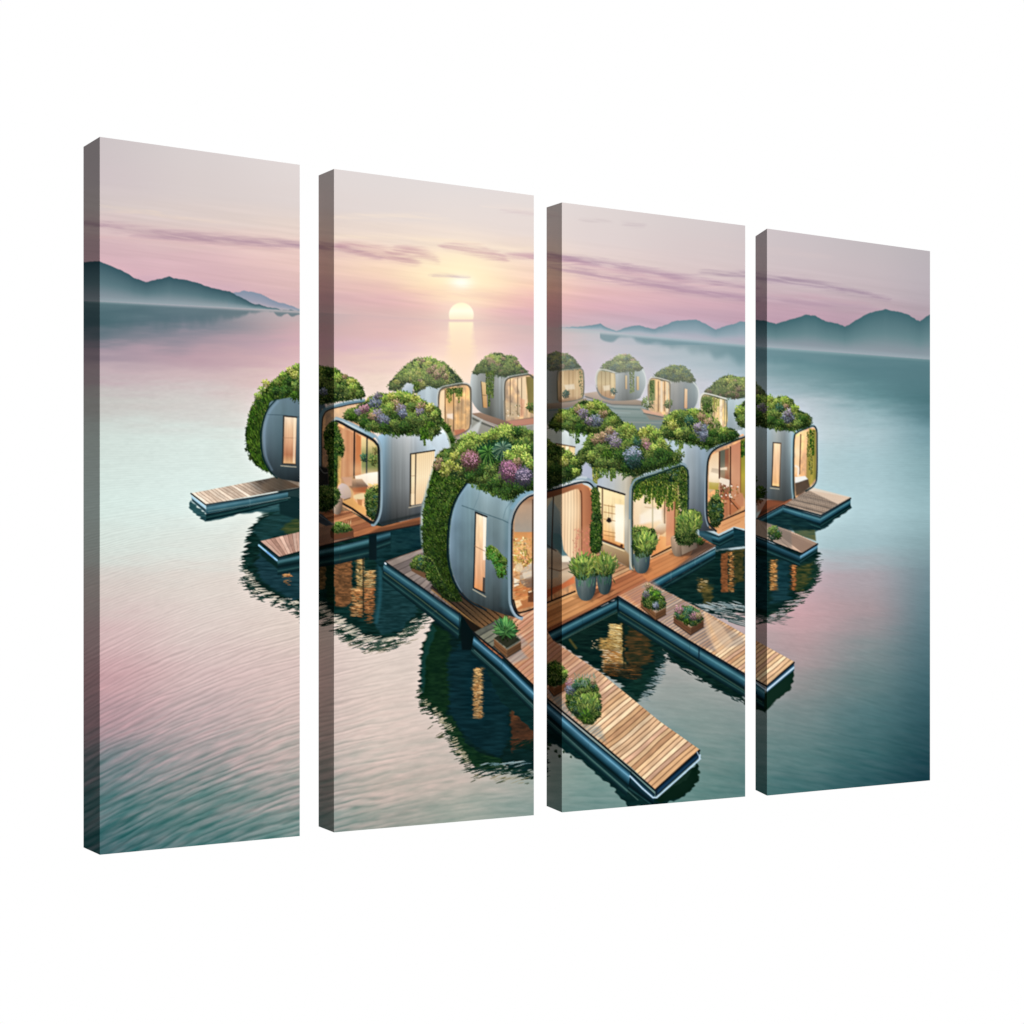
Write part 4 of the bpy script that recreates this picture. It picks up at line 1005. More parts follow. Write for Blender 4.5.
def paint_pod_one():
    # living roof and its shaggy back
    cres = [(300,366),(291,369),(281,374.5),(272,382),(264,390),(256,400),(250.5,411),(247.6,424),(246,438),(248.6,452),(254,462),(262,469),(274,474),(268.4,466),(268,460),(266,438),(267,424),(272,410),(280,402),(300,404)]
    bush(cres, 3.4, .95, 60, (('deep',7),('vine',5),('mid',2)), dim=.86, top=1.15, bot=.72, dark=(24,44,20), cover=3.2)
    rs = np.random.RandomState(5)
    for k in range(520):
        v = rs.rand(); y = 392 + 78 * v; xo = np.interp(y, [392,400,411,424,438,452,462,470], [262,256,250,247.4,246,249,255,264]); xi = np.interp(y, [392,400,410,424,438,456,466,472], [282,276,268,263,261.6,263.4,268,273])
        u = rs.rand(); x = xo + (xi - xo) * u
        stamp(x, y, 2.2, .5, 1.25 + .5 * (u - .5) + (rs.rand() - .5) * .5, C(PAL['vine'][rs.randint(5)]) * (.62 + .75 * rs.rand() * (1 - .55 * u)), .8)
    line(smooth([(275.4,400.6),(267.4,411),(262.4,424),(261,438),(262.6,456),(268,467),(274,474)], 5, closed=False), 1.6, (20,44,44), .8, 1.2)
    body = smooth([(276,400),(268,410),(263.4,424),(262,438),(263.6,456),(270.5,471),(279,478),(290,480.5),(319,484),(324,470),(324,402)], 5)
    poly(body, metal([(0,(120,150,172)),(.10,(96,130,148)),(.35,(88,120,134)),(.6,(84,114,130)),(1,(70,96,108))], 262, 322, 402, 482, .34, 5, .08, 7, 1.6), f=1)
    line(smooth([(278,401.6),(270.4,411),(265.8,424),(264.4,438),(266,456),(272,470)], 5, closed=False), 1.6, (132,160,180), .45, 1.8)
    line(smooth([(276,399.6),(267.4,410),(262.6,424),(261,438),(262.8,456),(269,470),(277,478)], 5, closed=False), 1.5, (18,42,44), .9, 1)
    line([(268,414.6),(281,415),(300,417)], .6, (44,64,74), .6, .7)
    slotwin([(283.8,416),(296.6,417.2),(295.4,464.6),(282.6,463.8)], [(0,(236,216,190)),(.25,(226,190,154)),(.6,(200,150,116)),(.8,(178,120,88)),(1,(222,180,130))], (54,52,50), 1.6, [(281,465.8),(296,467)])
    line([(283,437.8),(296,438)], .6, (150,112,86), .6, .7); poly([(293.6,418),(296,418),(295,463),(292.8,463)], (244,226,196), .6, .8)
    # front frame seen in panel two
    poly(smooth([(321,418),(325,409),(334,405.6),(352,402.6),(364,401.4),(372,404),(372,500),(330,510),(319,505)], 3), woodfill((196,158,122), .2, 2, 41, 1.08, .6), f=1)
    poly([(334,408),(362,403),(364,412),(346,420),(334,424)], (228,196,158), .7, 2)
    line(smooth([(319.6,470),(320,425),(322.4,412.6),(328,408),(340,404.6),(352,402),(363.6,400.4)], 5, closed=False), 3.6, (96,128,142), .95, .9)
    line(smooth([(321.8,470),(322,426),(324.4,414),(330,409.6),(341,406.6),(352,404.2),(364,402.4)], 5, closed=False), 1.2, (38,40,40), .9, .8)
    line(smooth([(326,407.6),(340,403.2),(352,400.8),(363.6,399.4)], 5, closed=False), 1.0, (212,220,216), .7, .8)
    poly([(318,466),(328,468),(330,500),(318,500)], (24,30,32), .85, 2.4)
    line(smooth([(320,468),(324,473),(330,472)], 4, closed=False), .9, (150,150,146), .6, .8)
    poly([(318,486),(330,484),(331,492),(318,494)], (62,76,88), .7, 1.5)
    for (x, y, r, p) in ((297,368,4,'lit'),(290,371,4,'gold'),(283,376,4,'lit'),(277,382,3.6,'lit'),(266,384,4,'gold'),(262,390,3.6,'lit'),(258,396,3.4,'lit'),(295,375,4,'gold'),(288,382,4,'deep'),(297,386,5,'mid'),(286,391,5,'deep'),(296,396,5,'vine'),(276,391,4,'deep')):
        clump(x, y, r, p, .95, dim=1.05)
    bush([(300,366),(310,363),(320,366),(334,368.5),(342,374),(352,378),(359,384),(364.5,395.5),(352,399.5),(338,401.5),(322,404),(300,403)], 4.0, .95, 61, (('mid',6),('deep',5),('lit',2)), dim=.98, top=1.15, bot=.66)
    for (x, y, r, p) in ((338,378,4.5,'lit'),(340,388,4,'mid'),(351,382,4,'gold'),(353,388,4.5,'lit'),(345,377,2.5,'rose'),(329,372,4,'deep'),(323,392,4,'blue'),(360,394,4,'mid')): clump(x, y, r, p, .95, dim=1.02)


def paint_pod_twelve():
    poly([(737,436),(746,424),(770,427),(796,431),(793,498),(784,501),(766,499.4),(744,494),(738,470)], metal([(0,(188,202,208)),(.3,(156,178,186)),(.5,(148,172,184)),(.66,(160,168,166)),(.8,(124,136,140)),(.93,(156,184,196)),(1,(80,108,118))], 740, 796, 430, 500, .46, 3, .08, 8, 1.3), f=1)
    F = smooth([(794.6,440),(798,433.2),(812,427.6),(816,430.6),(816.6,440),(816.4,474),(813.8,484),(800,493.6),(795.4,497),(793.8,480)], 4)
    poly(F, woodfill((214,170,128), .2, 1.6, 43, 1.05, .85), f=.9)
    poly([(795.6,438),(800,435),(799.4,470),(795,474)], (240,208,164), .9, 1)
    glow(797, 452, 5, (255,236,200), .45)
    line([(800.8,434.6),(799.6,474)], 1.1, (92,58,40), .9, .7)
    poly([(809,428.4),(816,430),(816.2,478),(810,486),(806,484),(807,450)], ('h', [(0,(150,132,70)),(.6,(172,160,72)),(1,(110,114,52))]), .9, 1.6)
    hang(810,431,7,46,'gold',.85,61,.72,n=330); hang(812,430,5.5,34,'vine',.85,62,1.1,n=200)
    poly([(795,482),(808,478.6),(810,487),(801,493.6),(796,496)], (78,66,56), .9, 1.2); poly([(795,477),(805,476),(808,479),(798,482.4),(795,483)], (232,232,226), .95, 1)
    line(smooth([(795.6,466),(798.4,468),(798,475)], 3, closed=False), 2.0, (236,224,206), .9, 1)
    line(smooth([(794.4,498),(793.6,480),(794,440),(797.4,432.4),(806,428.6),(813.6,426),(816.8,431),(817.2,440),(817,476),(814,485.4),(806,491)], 4, closed=False), 1.7, (30,48,50), .9, .9)
    line(smooth([(792.8,499),(791.6,480),(792.2,440),(796,431.6),(806,427.2),(813.6,424.6)], 4, closed=False), 1.2, (150,186,196), .75, .9)
    line(smooth([(817.8,431),(818.2,440),(818,476),(815,486)], 4, closed=False), .6, (214,230,228), .7, .7)
    slotwin([(773.2,442.6),(780.4,443.2),(779,487),(771.8,486)], [(0,(246,218,180)),(.5,(238,196,156)),(.9,(228,180,130)),(1,(255,214,150))], (62,52,46), 1.2, [(770.4,488),(779,489)])
    line([(781,443),(779.6,487)], .8, (110,80,56), .8, .7)
    bush([(735,412),(742,404),(750,398),(758,396),(767,395),(774,398.5),(780,396.6),(789.6,398),(794,404),(799,410.6),(810,416.5),(810.6,425),(797,430.2),(786,430.4),(767,427.4),(756,426),(741,427)], 4.2, .95, 65, (('mid',5),('lit',5),('deep',3),('gold',1)), dim=1.0, top=1.26, bot=.6)
    for (x, y, r, p) in ((784,401,4.5,'lit'),(770,399,4,'lit'),(780,408,4.4,'teal'),(786,406,2.6,'rose'),(788,417,6,'blue'),(789,413,4.5,'purp'),(795,409,4.2,'lit'),(774,414,5,'mid'),(771,421,5,'deep'),(803,420,5,'deep'),(798,424,4,'mid'),(779,424,4.4,'deep'),(740,411,5,'lit'),(741,420,5,'mid'),(762,408,5,'purp'),(758,416,5,'deep')):
        clump(x, y, r, p, .9, dim=1.03)
    clump(760,492,6,'vine',.95,60,dim=.8); clump(757,498,6,'deep',.95,60,dim=.8); clump(752,480,5,'deep',1,40,dim=.8)
    trailing([(766,427),(786,430),(797,430)], 9, 2, 5, 'deep', 6)
    poly([(756,500),(766,499),(786,503),(770,508),(757,512)], (150,84,56), .6, 3)


def paint_pod_fourteen():
    poly([(546,432),(553,426),(590,434),(600,448),(596,470),(546,470)], metal([(0,(186,190,184)),(.4,(196,206,204)),(1,(176,196,206))], 546, 600, 428, 470, .8), f=1)
    slotwin([(556,443.6),(575,447),(574.6,462),(555.6,460)], [(0,(232,204,150)),(1,(250,232,184))], (96,76,60), 1.3)
    for x in (565, 569.4): line([(x, 446), (x, 460)], 1.0, (176,142,96), .7, .7)
    poly([(565.6,446),(569,446.4),(569,460),(565.6,460)], (255,244,212), .7, .8)
    bush([(549,428),(552,420),(556,414),(560,409.5),(566,410.5),(571.5,409),(577,404),(583,400.5),(590,402),(596,401.5),(603,404),(609,409),(615,414.5),(621,420),(625,426),(618,433),(600,434.5),(588,434.5),(575,432),(563,429.5)], 4.0, .95, 70, (('mid',7),('deep',4),('lit',3)), dim=1.0, top=1.12, bot=.68)
    for (x, y, r, p) in ((597,405,5.5,'lit'),(603,407,4,'lit'),(590,406,4,'gold'),(566,415,4.4,'lit'),(560,418,4,'gold'),(579,410,4.4,'rose'),(583,414,5,'purp'),(596,421,6,'blue'),(603,414,4,'rose'),(589,421,4,'purp'),(574,420,5,'mid'),(568,426,5,'mid'),(580,428,5,'deep'),(608,424,5,'mid'),(613,420,4,'lit')):
        clump(x, y, r, p, .9, dim=.98)
    hang(577.5,430,5,16,'vine',.9,71,1.05)
    trailing([(550,429),(564,430),(580,433),(590,435)], 10, 2, 7, 'mid', 4)
    bush([(546,447),(552,444),(560,447),(568,452),(577,458),(580,468),(575,478),(560,484),(546,487)], 4.4, .95, 72, (('mid',5),('lit',2),('deep',7)), dim=.9, top=1.2, bot=.55)
    bush([(575,458),(579,451),(585,446),(587,438),(591,433),(595,437),(594,446),(590,456),(584,464),(578,466)], 3.6, .95, 73, (('lit',6),('mid',5)), dim=1.0)


def paint_pod_eleven():
    poly([(666,446),(672,441),(709,448),(716,447),(744,438),(744,520),(716,531),(700,531),(688,520),(680,470)], metal([(0,(150,176,186)),(.3,(168,188,200)),(.55,(150,166,178)),(.8,(132,158,180)),(1,(110,130,140))], 668, 712, 446, 530, .40, 3, .09, 9, 1.3), f=1)
    F = smooth([(707.6,466),(710,456),(717,449.4),(730,444),(746,438),(746,512),(732,518),(720,524),(712,528.6),(708,520)], 4)
    poly(F, woodfill((202,152,110), .2, 1.6, 45, 1.05, .85), f=.9)
    poly([(709,462),(712,455),(719,451.4),(719,486),(708.6,494)], ('v', [(0,(222,190,150)),(.55,(240,222,196)),(1,(190,160,110))]), .95, 1)
    poly([(720,451),(729,448),(729,500),(720,500)], ('v', [(0,(88,92,78)),(.35,(104,104,92)),(.6,(140,110,84)),(1,(150,84,58))]), .95, .9)
    poly([(725,450),(729,448.6),(729,488),(725,486)], (146,90,66), .9, 1)
    for (p, c) in (([(720,468),(727,467),(727,470),(720,470)],(232,216,196)),([(719,477),(730,480),(729,487),(719,482)],(240,226,206)),([(712,468),(719,469),(719,474),(711,472)],(190,170,146)),([(709,482),(719,483),(718,490),(709,489)],(170,150,64))):
        poly(p, c, .9, 1)
    poly([(731,446),(741,441),(741,508),(731,516)], ('v', [(0,(186,126,98)),(.5,(204,150,116)),(1,(176,118,80))]), .95, .9)
    glow(714, 478, 7, (255,240,210), .5); glow(726, 470, 6, (255,226,180), .3)
    line([(719.6,452),(719.4,478)], 1.4, (70,40,30), .9, .8); line([(730.4,447),(730.2,514)], 1.4, (62,36,28), .9, .8); line([(741,442),(740.6,492)], 1.2, (120,84,34), .8, .8)
    poly([(741,440),(746,438),(746,500),(741,494)], ('v', [(0,(96,108,42)),(.6,(170,158,60)),(1,(150,120,60))]), .9, 1)
    hang(743,441,5,20,'vine',.9,81,1.05)
    rs = np.random.RandomState(12)
    for k in range(70):
        stamp(720 + rs.rand() * 18, 484 + rs.rand() * 20, 1.2, .8, rs.rand() * 3, C([(70,50,34),(190,120,80),(240,220,200),(110,110,60),(120,70,50)][rs.randint(5)]), .85)
    poly([(735,495),(743,493),(744,506),(736,508)], (190,130,96), .85, 1.4)
    poly([(720,504),(732,498),(741,508),(722,519)], (176,104,68), .6, 1.6)
    poly([(718.6,534),(712,529),(721,521),(745,511),(745,529),(734,526.6)], (216,156,106), .95, 1)
    line([(721,521),(745,510.6)], 1.5, (50,30,24), .9, .8); line([(722,526),(745,516)], .6, (168,108,70), .7, .7); line([(722,530),(740,521.6)], .6, (168,108,70), .7, .7)
    line([(730,500),(738,509)], .9, (60,36,26), .8, .8)
    line(smooth([(745,437),(730,442.4),(717,448),(710,455),(707.4,466),(706.6,490),(706.8,515),(709,524),(716,531)], 4, closed=False), 2.0, (24,36,40), .95, .9)
    line(smooth([(745,435.6),(730,440.8),(716.4,446.4),(708.8,453.8),(705.8,465),(705,490),(705.2,515),(708,526)], 4, closed=False), 1.2, (138,156,166), .85, .9)
    bush([(712,497),(718,495),(722,503),(723,515),(720,523),(716,527),(711,523),(709,512),(709.4,503)], 2.8, .9, 82, (('deep',5),('teal',4),('mid',3)), dim=.9, top=1.15, bot=.55)
    hang(717,490,4,10,'mid',.8,84,1.0)
    bush([(660,433),(664,423),(670,414.6),(680,411),(690,409.8),(697,409.8),(704,412),(711,416),(717,421),(722,427),(729,428),(736,431),(738.6,437.4),(730,441),(721,444),(709,448.6),(697,445.6),(686,442.6),(668,438.9)], 4.2, .95, 80, (('mid',6),('deep',4),('lit',4)), dim=1.0, top=1.24, bot=.6)
    for (x, y, r, p) in ((668,420,5,'lit'),(675,414,4,'lit'),(673,425,5,'gold'),(683,417,5,'mid'),(690,421,5,'teal'),(695,413,4.4,'lit'),(702,417,4.4,'rose'),(708,422,4,'rose'),(701,430,7,'blue'),(698,427,4.4,'purp'),(704,436,5,'blue'),(712,434,4,'deep'),(686,432,5,'mid'),(692,438,4,'deep'),(678,433,4.4,'lit'),(724,431,4,'lit'),(722,438,5,'deep'),(732,436,4.4,'deep'),(710,441,4.4,'deep')):
        clump(x, y, r, p, .9, dim=1.0)
    for k in range(60):
        x = 708 + rs.rand() * 16; y = 404 + rs.rand() * 24
        if y > 404 + (716 - x) * .6: stamp(x, y, .5, 1.9, (rs.rand() - .5) * .7, C((206,172,146)), .5)
    hang(681,441,5,12,'mid',.9,83,1.0); clump(679,455,5,'mid',.9,30,dim=.9); clump(676,461,5,'deep',.9,30,dim=.9)
    trailing([(668,440),(686,443),(708,448)], 12, 2, 7, 'mid', 3)


def paint_pod_thirteen():
    poly([(578,476),(581,468),(586,462),(600,460),(640,470),(640,478),(633,500),(632,568),(626,566),(613,560),(600,556),(597,490)], metal([(0,(158,162,176)),(.35,(166,176,190)),(.6,(176,180,182)),(.85,(196,184,160)),(1,(150,134,104))], 580, 634, 472, 570, .82, 2.6, .07, 10, 1.5), f=1)
    poly([(600,541),(625,550),(631,556),(631,569),(622,564),(600,553)], ('l', [(0,(188,160,116)),(1,(110,80,54))], (612,545), (612,568)), .9, 2)
    line([(602,545),(603,554)], .8, (90,64,44), .5, .8)
    # its window: a warm study
    slotwin([(597.6,486.4),(624.6,494.6),(624.2,549),(601.6,540.4)], [(0,(240,220,170)),(.4,(244,214,160)),(.75,(236,190,128)),(1,(214,150,92))], (50,44,40), 1.3)
    poly([(603,490),(623,496),(623,500),(604,495)], (252,230,180), .6, 1.5)
    poly([(615,504),(624,505),(624,544),(615,541)], (252,244,226), .85, 1.6)
    glow(618, 522, 9, (255,250,232), .7); glow(607, 500, 8, (255,236,190), .4)
    line([(602.4,488),(602.2,540)], 1.5, (108,84,62), .9, .8)
    for y in (505, 512, 519, 531, 535): line([(604,y),(615,y+2)], .8, (150,104,62), .65, .8)
    for x in (608.5, 612): line([(x,505),(x,520)], .7, (150,110,70), .5, .7)
    poly([(606,521),(608,517.4),(610.6,518),(611.6,521.6),(609,523)], (44,36,34), .95, .8)
    line([(603,540),(622,547.4)], 1.6, (96,58,38), .9, .8); line([(602,542.4),(624,551)], 1.1, (240,220,176), .8, .8); stamp(621.6,545.6,1.6,1.6,0,C((70,42,30)),.9)
    line([(597.4,486),(624.8,494.4)], 1.7, (44,42,42), .95, .8)
    # the glazed front
    F = smooth([(633.4,500),(634,486),(640,480),(655,475),(680,467),(685.6,470),(687,478),(686.8,536),(672,547),(652,556),(634,566)], 3)
    poly(F, woodfill((224,188,146), .14, 2, 47, 1.05, .92), f=.9)
    poly([(634,490),(650,484),(652,520),(634,528)], (232,206,172), .9, 2)
    poly([(641,490),(650,486),(652,512),(641,514)], (206,186,160), .5, 2)
    poly([(640,515),(652,508),(662,510),(662,522),(640,526)], (240,232,222), .8, 3)
    line([(645,507),(651,508)], 1.2, (150,110,80), .7, .9)
    poly([(634,526),(660,520),(662,536),(634,540)], (228,184,130), .8, 3)
    poly([(652,556),(651,544),(660,536),(673,538),(673,546)], ('h', [(0,(216,140,80)),(1,(226,158,100))]), .9, 1.6)
    poly(smooth([(654,530),(660,523.5),(666,524),(667,530),(662,534.6),(656,534)], 3), ('v', [(0,(226,206,176)),(1,(168,120,84))]), .95, 1)
    line([(659,534),(658,539)], 1, (226,206,180), .7, .8)
    poly([(666,497),(674.6,488),(674.4,544),(666,546)], ('v', [(0,(176,160,80)),(.35,(206,146,110)),(1,(196,120,86))]), .95, .9)
    poly([(674.6,484),(678,482),(678,540),(674.4,545)], (150,136,70), .9, .9)
    line([(652.7,488),(652.6,530)], 1.4, (128,116,80), .85, .8); line([(664.8,490),(664.6,523)], 1.4, (96,62,40), .85, .8); line([(674.9,500),(674.6,538)], 1.2, (110,66,40), .8, .8)
    glow(648, 512, 12, (255,240,206), .55); glow(658, 522, 8, (255,246,224), .5); glow(668, 540, 9, (255,206,140), .4); glow(640, 500, 9, (255,236,196), .4)
    # light caught in the hanging leaves
    for x, y, w, h in ((640,487,7,18),(651,486,8,22),(660,485,9,22),(671,484,8,26)): hang(x, y, w, h, 'gold', .95, int(x), 1.05, n=int(w * h * 2.2), taper=1.1)
    bush([(634,480),(650,474),(668,468),(682,466),(687,471),(687,490),(682,490),(676,484),(660,486),(645,489),(634,492)], 3.2, .9, 91, (('deep',6),('vine',5),('teal',1)), dim=.78, top=.95, bot=1.1, dark=(22,52,38))
    for x, h in ((635,22),(641,20),(646,26),(652,22),(657,28),(663,26),(668,30),(673,36),(678,50)): hang(x, 482, 6, h, [(70,96,40),(104,124,48),(52,80,34),(150,160,64)], .95, int(x) + 40, .95, n=int(h * 7), taper=1.2)
    for x, h in ((637,12),(644,14),(649,20),(655,12),(660,22),(665,14),(670,18)): hang(x, 486, 4.4, h, 'vine', .85, int(x) + 5, .95, n=int(h * 9), taper=1.2)
    bush([(681,468),(686.4,474),(686.8,535),(683,544),(680.6,540),(681,510),(679.6,490)], 2.0, .9, 92, (('vine',6),('deep',4),('mid',2)), dim=.85, top=.9, bot=1.0, dark=(26,50,26))
    line(smooth([(632.8,570),(632.2,500),(634.6,486),(641,480),(655,474.8),(680,466),(686,468.6),(688.2,476),(688,510)], 4, closed=False), 1.5, (22,48,50), .95, .9)
    line(smooth([(630.6,569),(630,500),(632.4,484),(639,477.8),(655,472.4),(680,463.8),(686,466)], 4, closed=False), 2.2, (128,150,158), .9, .9)
    line(smooth([(629.6,520),(630,560),(633,569.6)], 4, closed=False), 1.4, (206,192,164), .8, 1)
    line([(651.6,557),(672,546.8)], 1.6, (52,30,20), .95, .8)
    # roof garden
    bush([(598,470),(591,467),(587,460),(586,452),(588,446),(590,440),(594,436),(602,433),(611,426),(617,426),(621,429),(626,424),(634,427),(638,431),(648,426.4),(656,430),(661,434),(667,446),(673,451),(678,458),(679.4,463),(664,467),(648,472),(636,476.6),(624,473.6),(612,470.4)], 4.8, 1.0, 93, (('mid',6),('deep',6),('lit',3)), dim=.98, top=1.24, bot=.56)
    for (x, y, r, p) in ((626,428,5,'lit'),(632,430,4,'lit'),(612,430,3.6,'gold'),(597,440,5.5,'rose'),(603,437,4.6,'rose'),(612,437,6.4,'purp'),(616,443,5.4,'purp'),(609,431,4,'rose'),(650,430,5,'lit'),(643,433,5,'gold'),(656,434,5,'lit'),(645,442,4.8,'rose'),(648,446,4,'pink'),(636,443,5,'teal'),(629,444,5,'mid'),(661,443,5,'lit'),(655,449,5,'lit'),(660,454,6,'deep'),(668,456,5,'deep'),(600,449,6,'mid'),(594,456,5,'mid'),(607,456,6,'vine'),(614,462,6,'mid'),(620,456,6,'deep'),(601,463,6,'mid'),(591,456,4,'lit'),(642,466,6,'deep'),(652,464,6,'deep'),(664,462,5,'deep'),(626,468,5,'deep')):
        clump(x, y, r, p, .95, dim=1.0)
    clump(633.5,458,9.4,[(34,70,50),(24,56,40),(48,86,56)],1,120,dim=1.0)
    clump(633,455.5,8.6,'blue',.85,170,dim=1.02,lo=.45,hi=1.3); clump(633,462,7,[(60,90,84),(44,76,66),(36,66,50)],.9,60,dim=1.0)
    poly([(580.5,474),(583,467),(587,463),(591,468),(600,471),(604,474),(596,484),(590,480)], ('h', [(0,(176,182,196)),(1,(160,168,182))]), .9, 1.2)
    hang(596,468,8,20,'gold',.95,94,.86); hang(600,468,5,14,'mid',.9,96,1.0); hang(613,468,7,17,'mid',.95,95,1.0)
    trailing([(590,470),(612,471),(636,477)], 16, 3, 10, 'mid', 1, 1.0); trailing([(648,472),(664,467),(679,463)], 8, 1, 4, 'deep', 2)


def paint_big_pod():
    rs = np.random.RandomState(9)
    # roof garden and the green back
    poly(smooth([(437,455),(431,472),(425,492),(421,512),(420.4,532),(422,548),(426,560),(432,560),(428,540),(427,515),(432,492),(440,470)], 3), (160,178,170), .8, 2)
    bush([(448,449),(438,455),(434,466),(431,478),(427.6,492),(424.6,508),(423,524),(423.4,542),(425,560),(430,577),(440,592),(450,600),(462,600),(454,586),(453,570),(452,548),(452,530),(455,515),(461,498),(470,484),(470,460)], 3.4, .95, 103, (('vine',7),('deep',6)), dim=.84, top=1.12, bot=.72, dark=(22,44,18), cover=3.2)
    for k in range(1500):
        v = rs.rand(); y = 468 + 124 * v
        xo = np.interp(y, [468,492,520,545,570,592], [433,427.6,423,424,428,441]); xi = np.interp(y, [468,483,498,515,530,548,570,592], [474,467,457,450,447.6,447,449,460])
        u = rs.rand(); x = xo + (xi - xo) * u
        stamp(x, y, 1.7, .55, 1.1 + (rs.rand() - .5) * 1.6, C(PAL['vine'][rs.randint(5)]) * (.5 + .75 * rs.rand() * (1 - .5 * u)) * (1 - .25 * v), .8)
    # room in panels two and three
    back = smooth([(513,535),(514,519),(519,507),(527,498),(536,495),(560,489),(582,485),(590,488),(593,498),(593,560),(590,585),(574,592),(547,603),(533,609),(517,613),(513,602)], 3)
    poly(back, woodfill((190,140,98), .2, 2.2, 51, 1.05, .95), f=1)
    poly([(514,512),(526,499),(546,494),(546,540),(514,534)], ('v', [(0,(120,84,62)),(.25,(176,150,128)),(1,(150,150,144))]), .9, 2)
    poly([(547,497),(562,494),(562,556),(547,556)], ('v', [(0,(206,190,160)),(.5,(176,180,170)),(1,(140,150,150))]), .95, 1)
    poly([(514,532),(534,532),(534,606),(516,610)], ('v', [(0,(206,140,84)),(.2,(220,160,94)),(.5,(196,140,84)),(1,(176,108,66))]), .9, 1.4)
    rs = np.random.RandomState(9)
    for k in range(330):
        x = 514 + rs.rand() * 19; y = 538 + rs.rand() * 34
        c = [(176,164,74),(140,134,58),(206,136,92),(226,190,130),(120,84,50),(196,146,84),(236,214,170)][rs.randint(7)]
        stamp(x, y, 1.2 * (.6 + rs.rand()), .8, rs.rand() * 3, C(c) * (.75 + .45 * rs.rand()), .85)
    poly([(527,533),(533,532),(533,556),(529,560)], (216,150,96), .7, 1.5)
    poly(smooth([(521,570),(526,566.6),(534,564),(534,588),(524,586),(520,580)], 3), ('v', [(0,(214,200,182)),(.5,(160,140,122)),(1,(120,92,74))]), .95, 1)
    poly([(514,578),(519.6,580),(519,585),(514,587)], (236,226,206), .9, 1); line([(514,584),(519,583)], .9, (60,40,30), .8, .8)
    glow(522, 548, 9, (255,222,160), .35); glow(520, 574, 7, (255,236,200), .35)
    for (a, b, w, c) in (((514,590),(533,588),2.2,(196,112,66)),((516,594),(533,596),2.2,(214,130,80)),((514,600),(528,597),3,(230,160,100))): line([a, b], w, c, .7, 1.5)
    poly([(513.6,601),(520,600),(522,605),(516,609)], (244,214,168), .85, 1.4); poly([(528,592),(534,590),(534,602),(528,602)], (84,52,36), .8, 1.2); line([(529,592),(534,590.6)], 1.2, (244,230,206), .9, .8)
    for k in range(60):
        x = 515 + rs.rand() * 18; y = 566 + rs.rand() * 38
        stamp(x, y, 2.2 * (.5 + rs.rand()), .6, -.35, C([(228,176,112),(150,92,56),(206,140,84),(240,210,164),(120,76,50)][rs.randint(5)]), .45)
    poly(smooth([(515,566),(519,563),(523,566),(521,571),(516,571)], 3), (228,206,170), .8, 1); poly([(522,573),(533,570),(533,576),(524,579)], (226,210,188), .7, 1.2)
    poly([(524,580),(534,578),(534,589),(526,587)], (120,96,80), .6, 1.5)
    line([(532.8,500),(532.6,592)], 1.4, (62,46,36), .9, .8); line([(532.5,562),(533,592)], 1.4, (96,70,52), .7, .8)
    # panel three: sofa and drapes
    poly([(547,508),(552,500),(560,512),(562,556),(548,560),(546,540)], ('v', [(0,(150,170,176)),(.5,(92,122,134)),(1,(70,100,112))]), .8, 1.6)
    poly([(546,548),(560,550),(572,558),(574,577),(562,584),(547,592)], ('v', [(0,(200,190,172)),(.35,(170,152,132)),(.6,(206,182,152)),(1,(150,110,84))]), .95, 1.6)
    poly([(561,554),(570,557),(571,562),(562,562)], (244,236,214), .85, 1.2); poly([(547,566),(560,570),(558,577),(547,580)], (176,166,150), .8, 1.6)
    line([(549,568),(560,571),(573,566)], 1.1, (110,80,60), .7, 1)
    poly([(547,590),(562,584),(574,576),(574.6,583),(560,590),(547,598)], ('h', [(0,(150,80,50)),(1,(210,120,76))]), .9, 1.2)
    poly([(553,533),(560,534),(565,544),(571,555),(562,556),(556,548),(552,540)], (84,120,126), .85, 1.6)
    line([(553.4,497),(552,540),(551.6,600)], 1.3, (60,52,46), .9, .8); line([(547,545),(556,551)], 1.3, (70,62,60), .7, .8)
    # cream curtain
    def drape(X, Y):
        c = grad(np.clip((X - 560) / 22, 0, 1), [(0,(226,194,158)),(.5,(236,206,168)),(1,(206,160,118))])
        return np.clip(c * (1 + .16 * np.sin(X * 2.1 + np.sin(Y / 14) * .6) * .5 + .1 * (fbm(X / 1.5, Y / 40, 5) - .5) - .12 * sm(486, 500, 520 - (Y - 480)) * 0)[..., None], 0, 1)
    poly(smooth([(561,494),(568,490.6),(577,489.2),(580.6,493),(581,510),(581,556),(577,562),(572,559),(566,553),(562.6,543)], 3), drape, 1, .9)
    glow(570, 512, 13, (255,234,196), .35)
    # timber reveal
    poly([(546,499),(562,494),(578,488),(581,494),(581.6,552),(586,560),(592.6,552),(593,500),(589,488),(582,483.4),(562,487),(546,492)], ('h', [(0,(110,70,50)),(.5,(150,98,68)),(.8,(184,122,86)),(1,(146,90,62))]), .95, 1)
    line(smooth([(580.6,491),(581.6,500),(581.6,552)], 3, closed=False), 1.2, (82,44,30), .8, .9)
    poly([(576,530),(592,524),(592,556),(574,560)], (196,140,106), .35, 5)
    for k in range(90):
        x = 573 + rs.rand() * 18; y = 528 + rs.rand() * 30
        stamp(x, y, .5, 1.2, (rs.rand() - .5) * 1.4, C((206,122,104)) * (.8 + .35 * rs.rand()), .55)
    # body
    body = smooth([(467.8,483),(458,498.6),(452,516),(449.6,538),(450,560),(454.4,578),(461.6,591.6),(473,602),(497,612),(514,617),(519,617),(513.6,608),(511,590),(511,536),(512,517),(518,503),(527,495),(534,491.5),(520,480),(496,478)], 3)
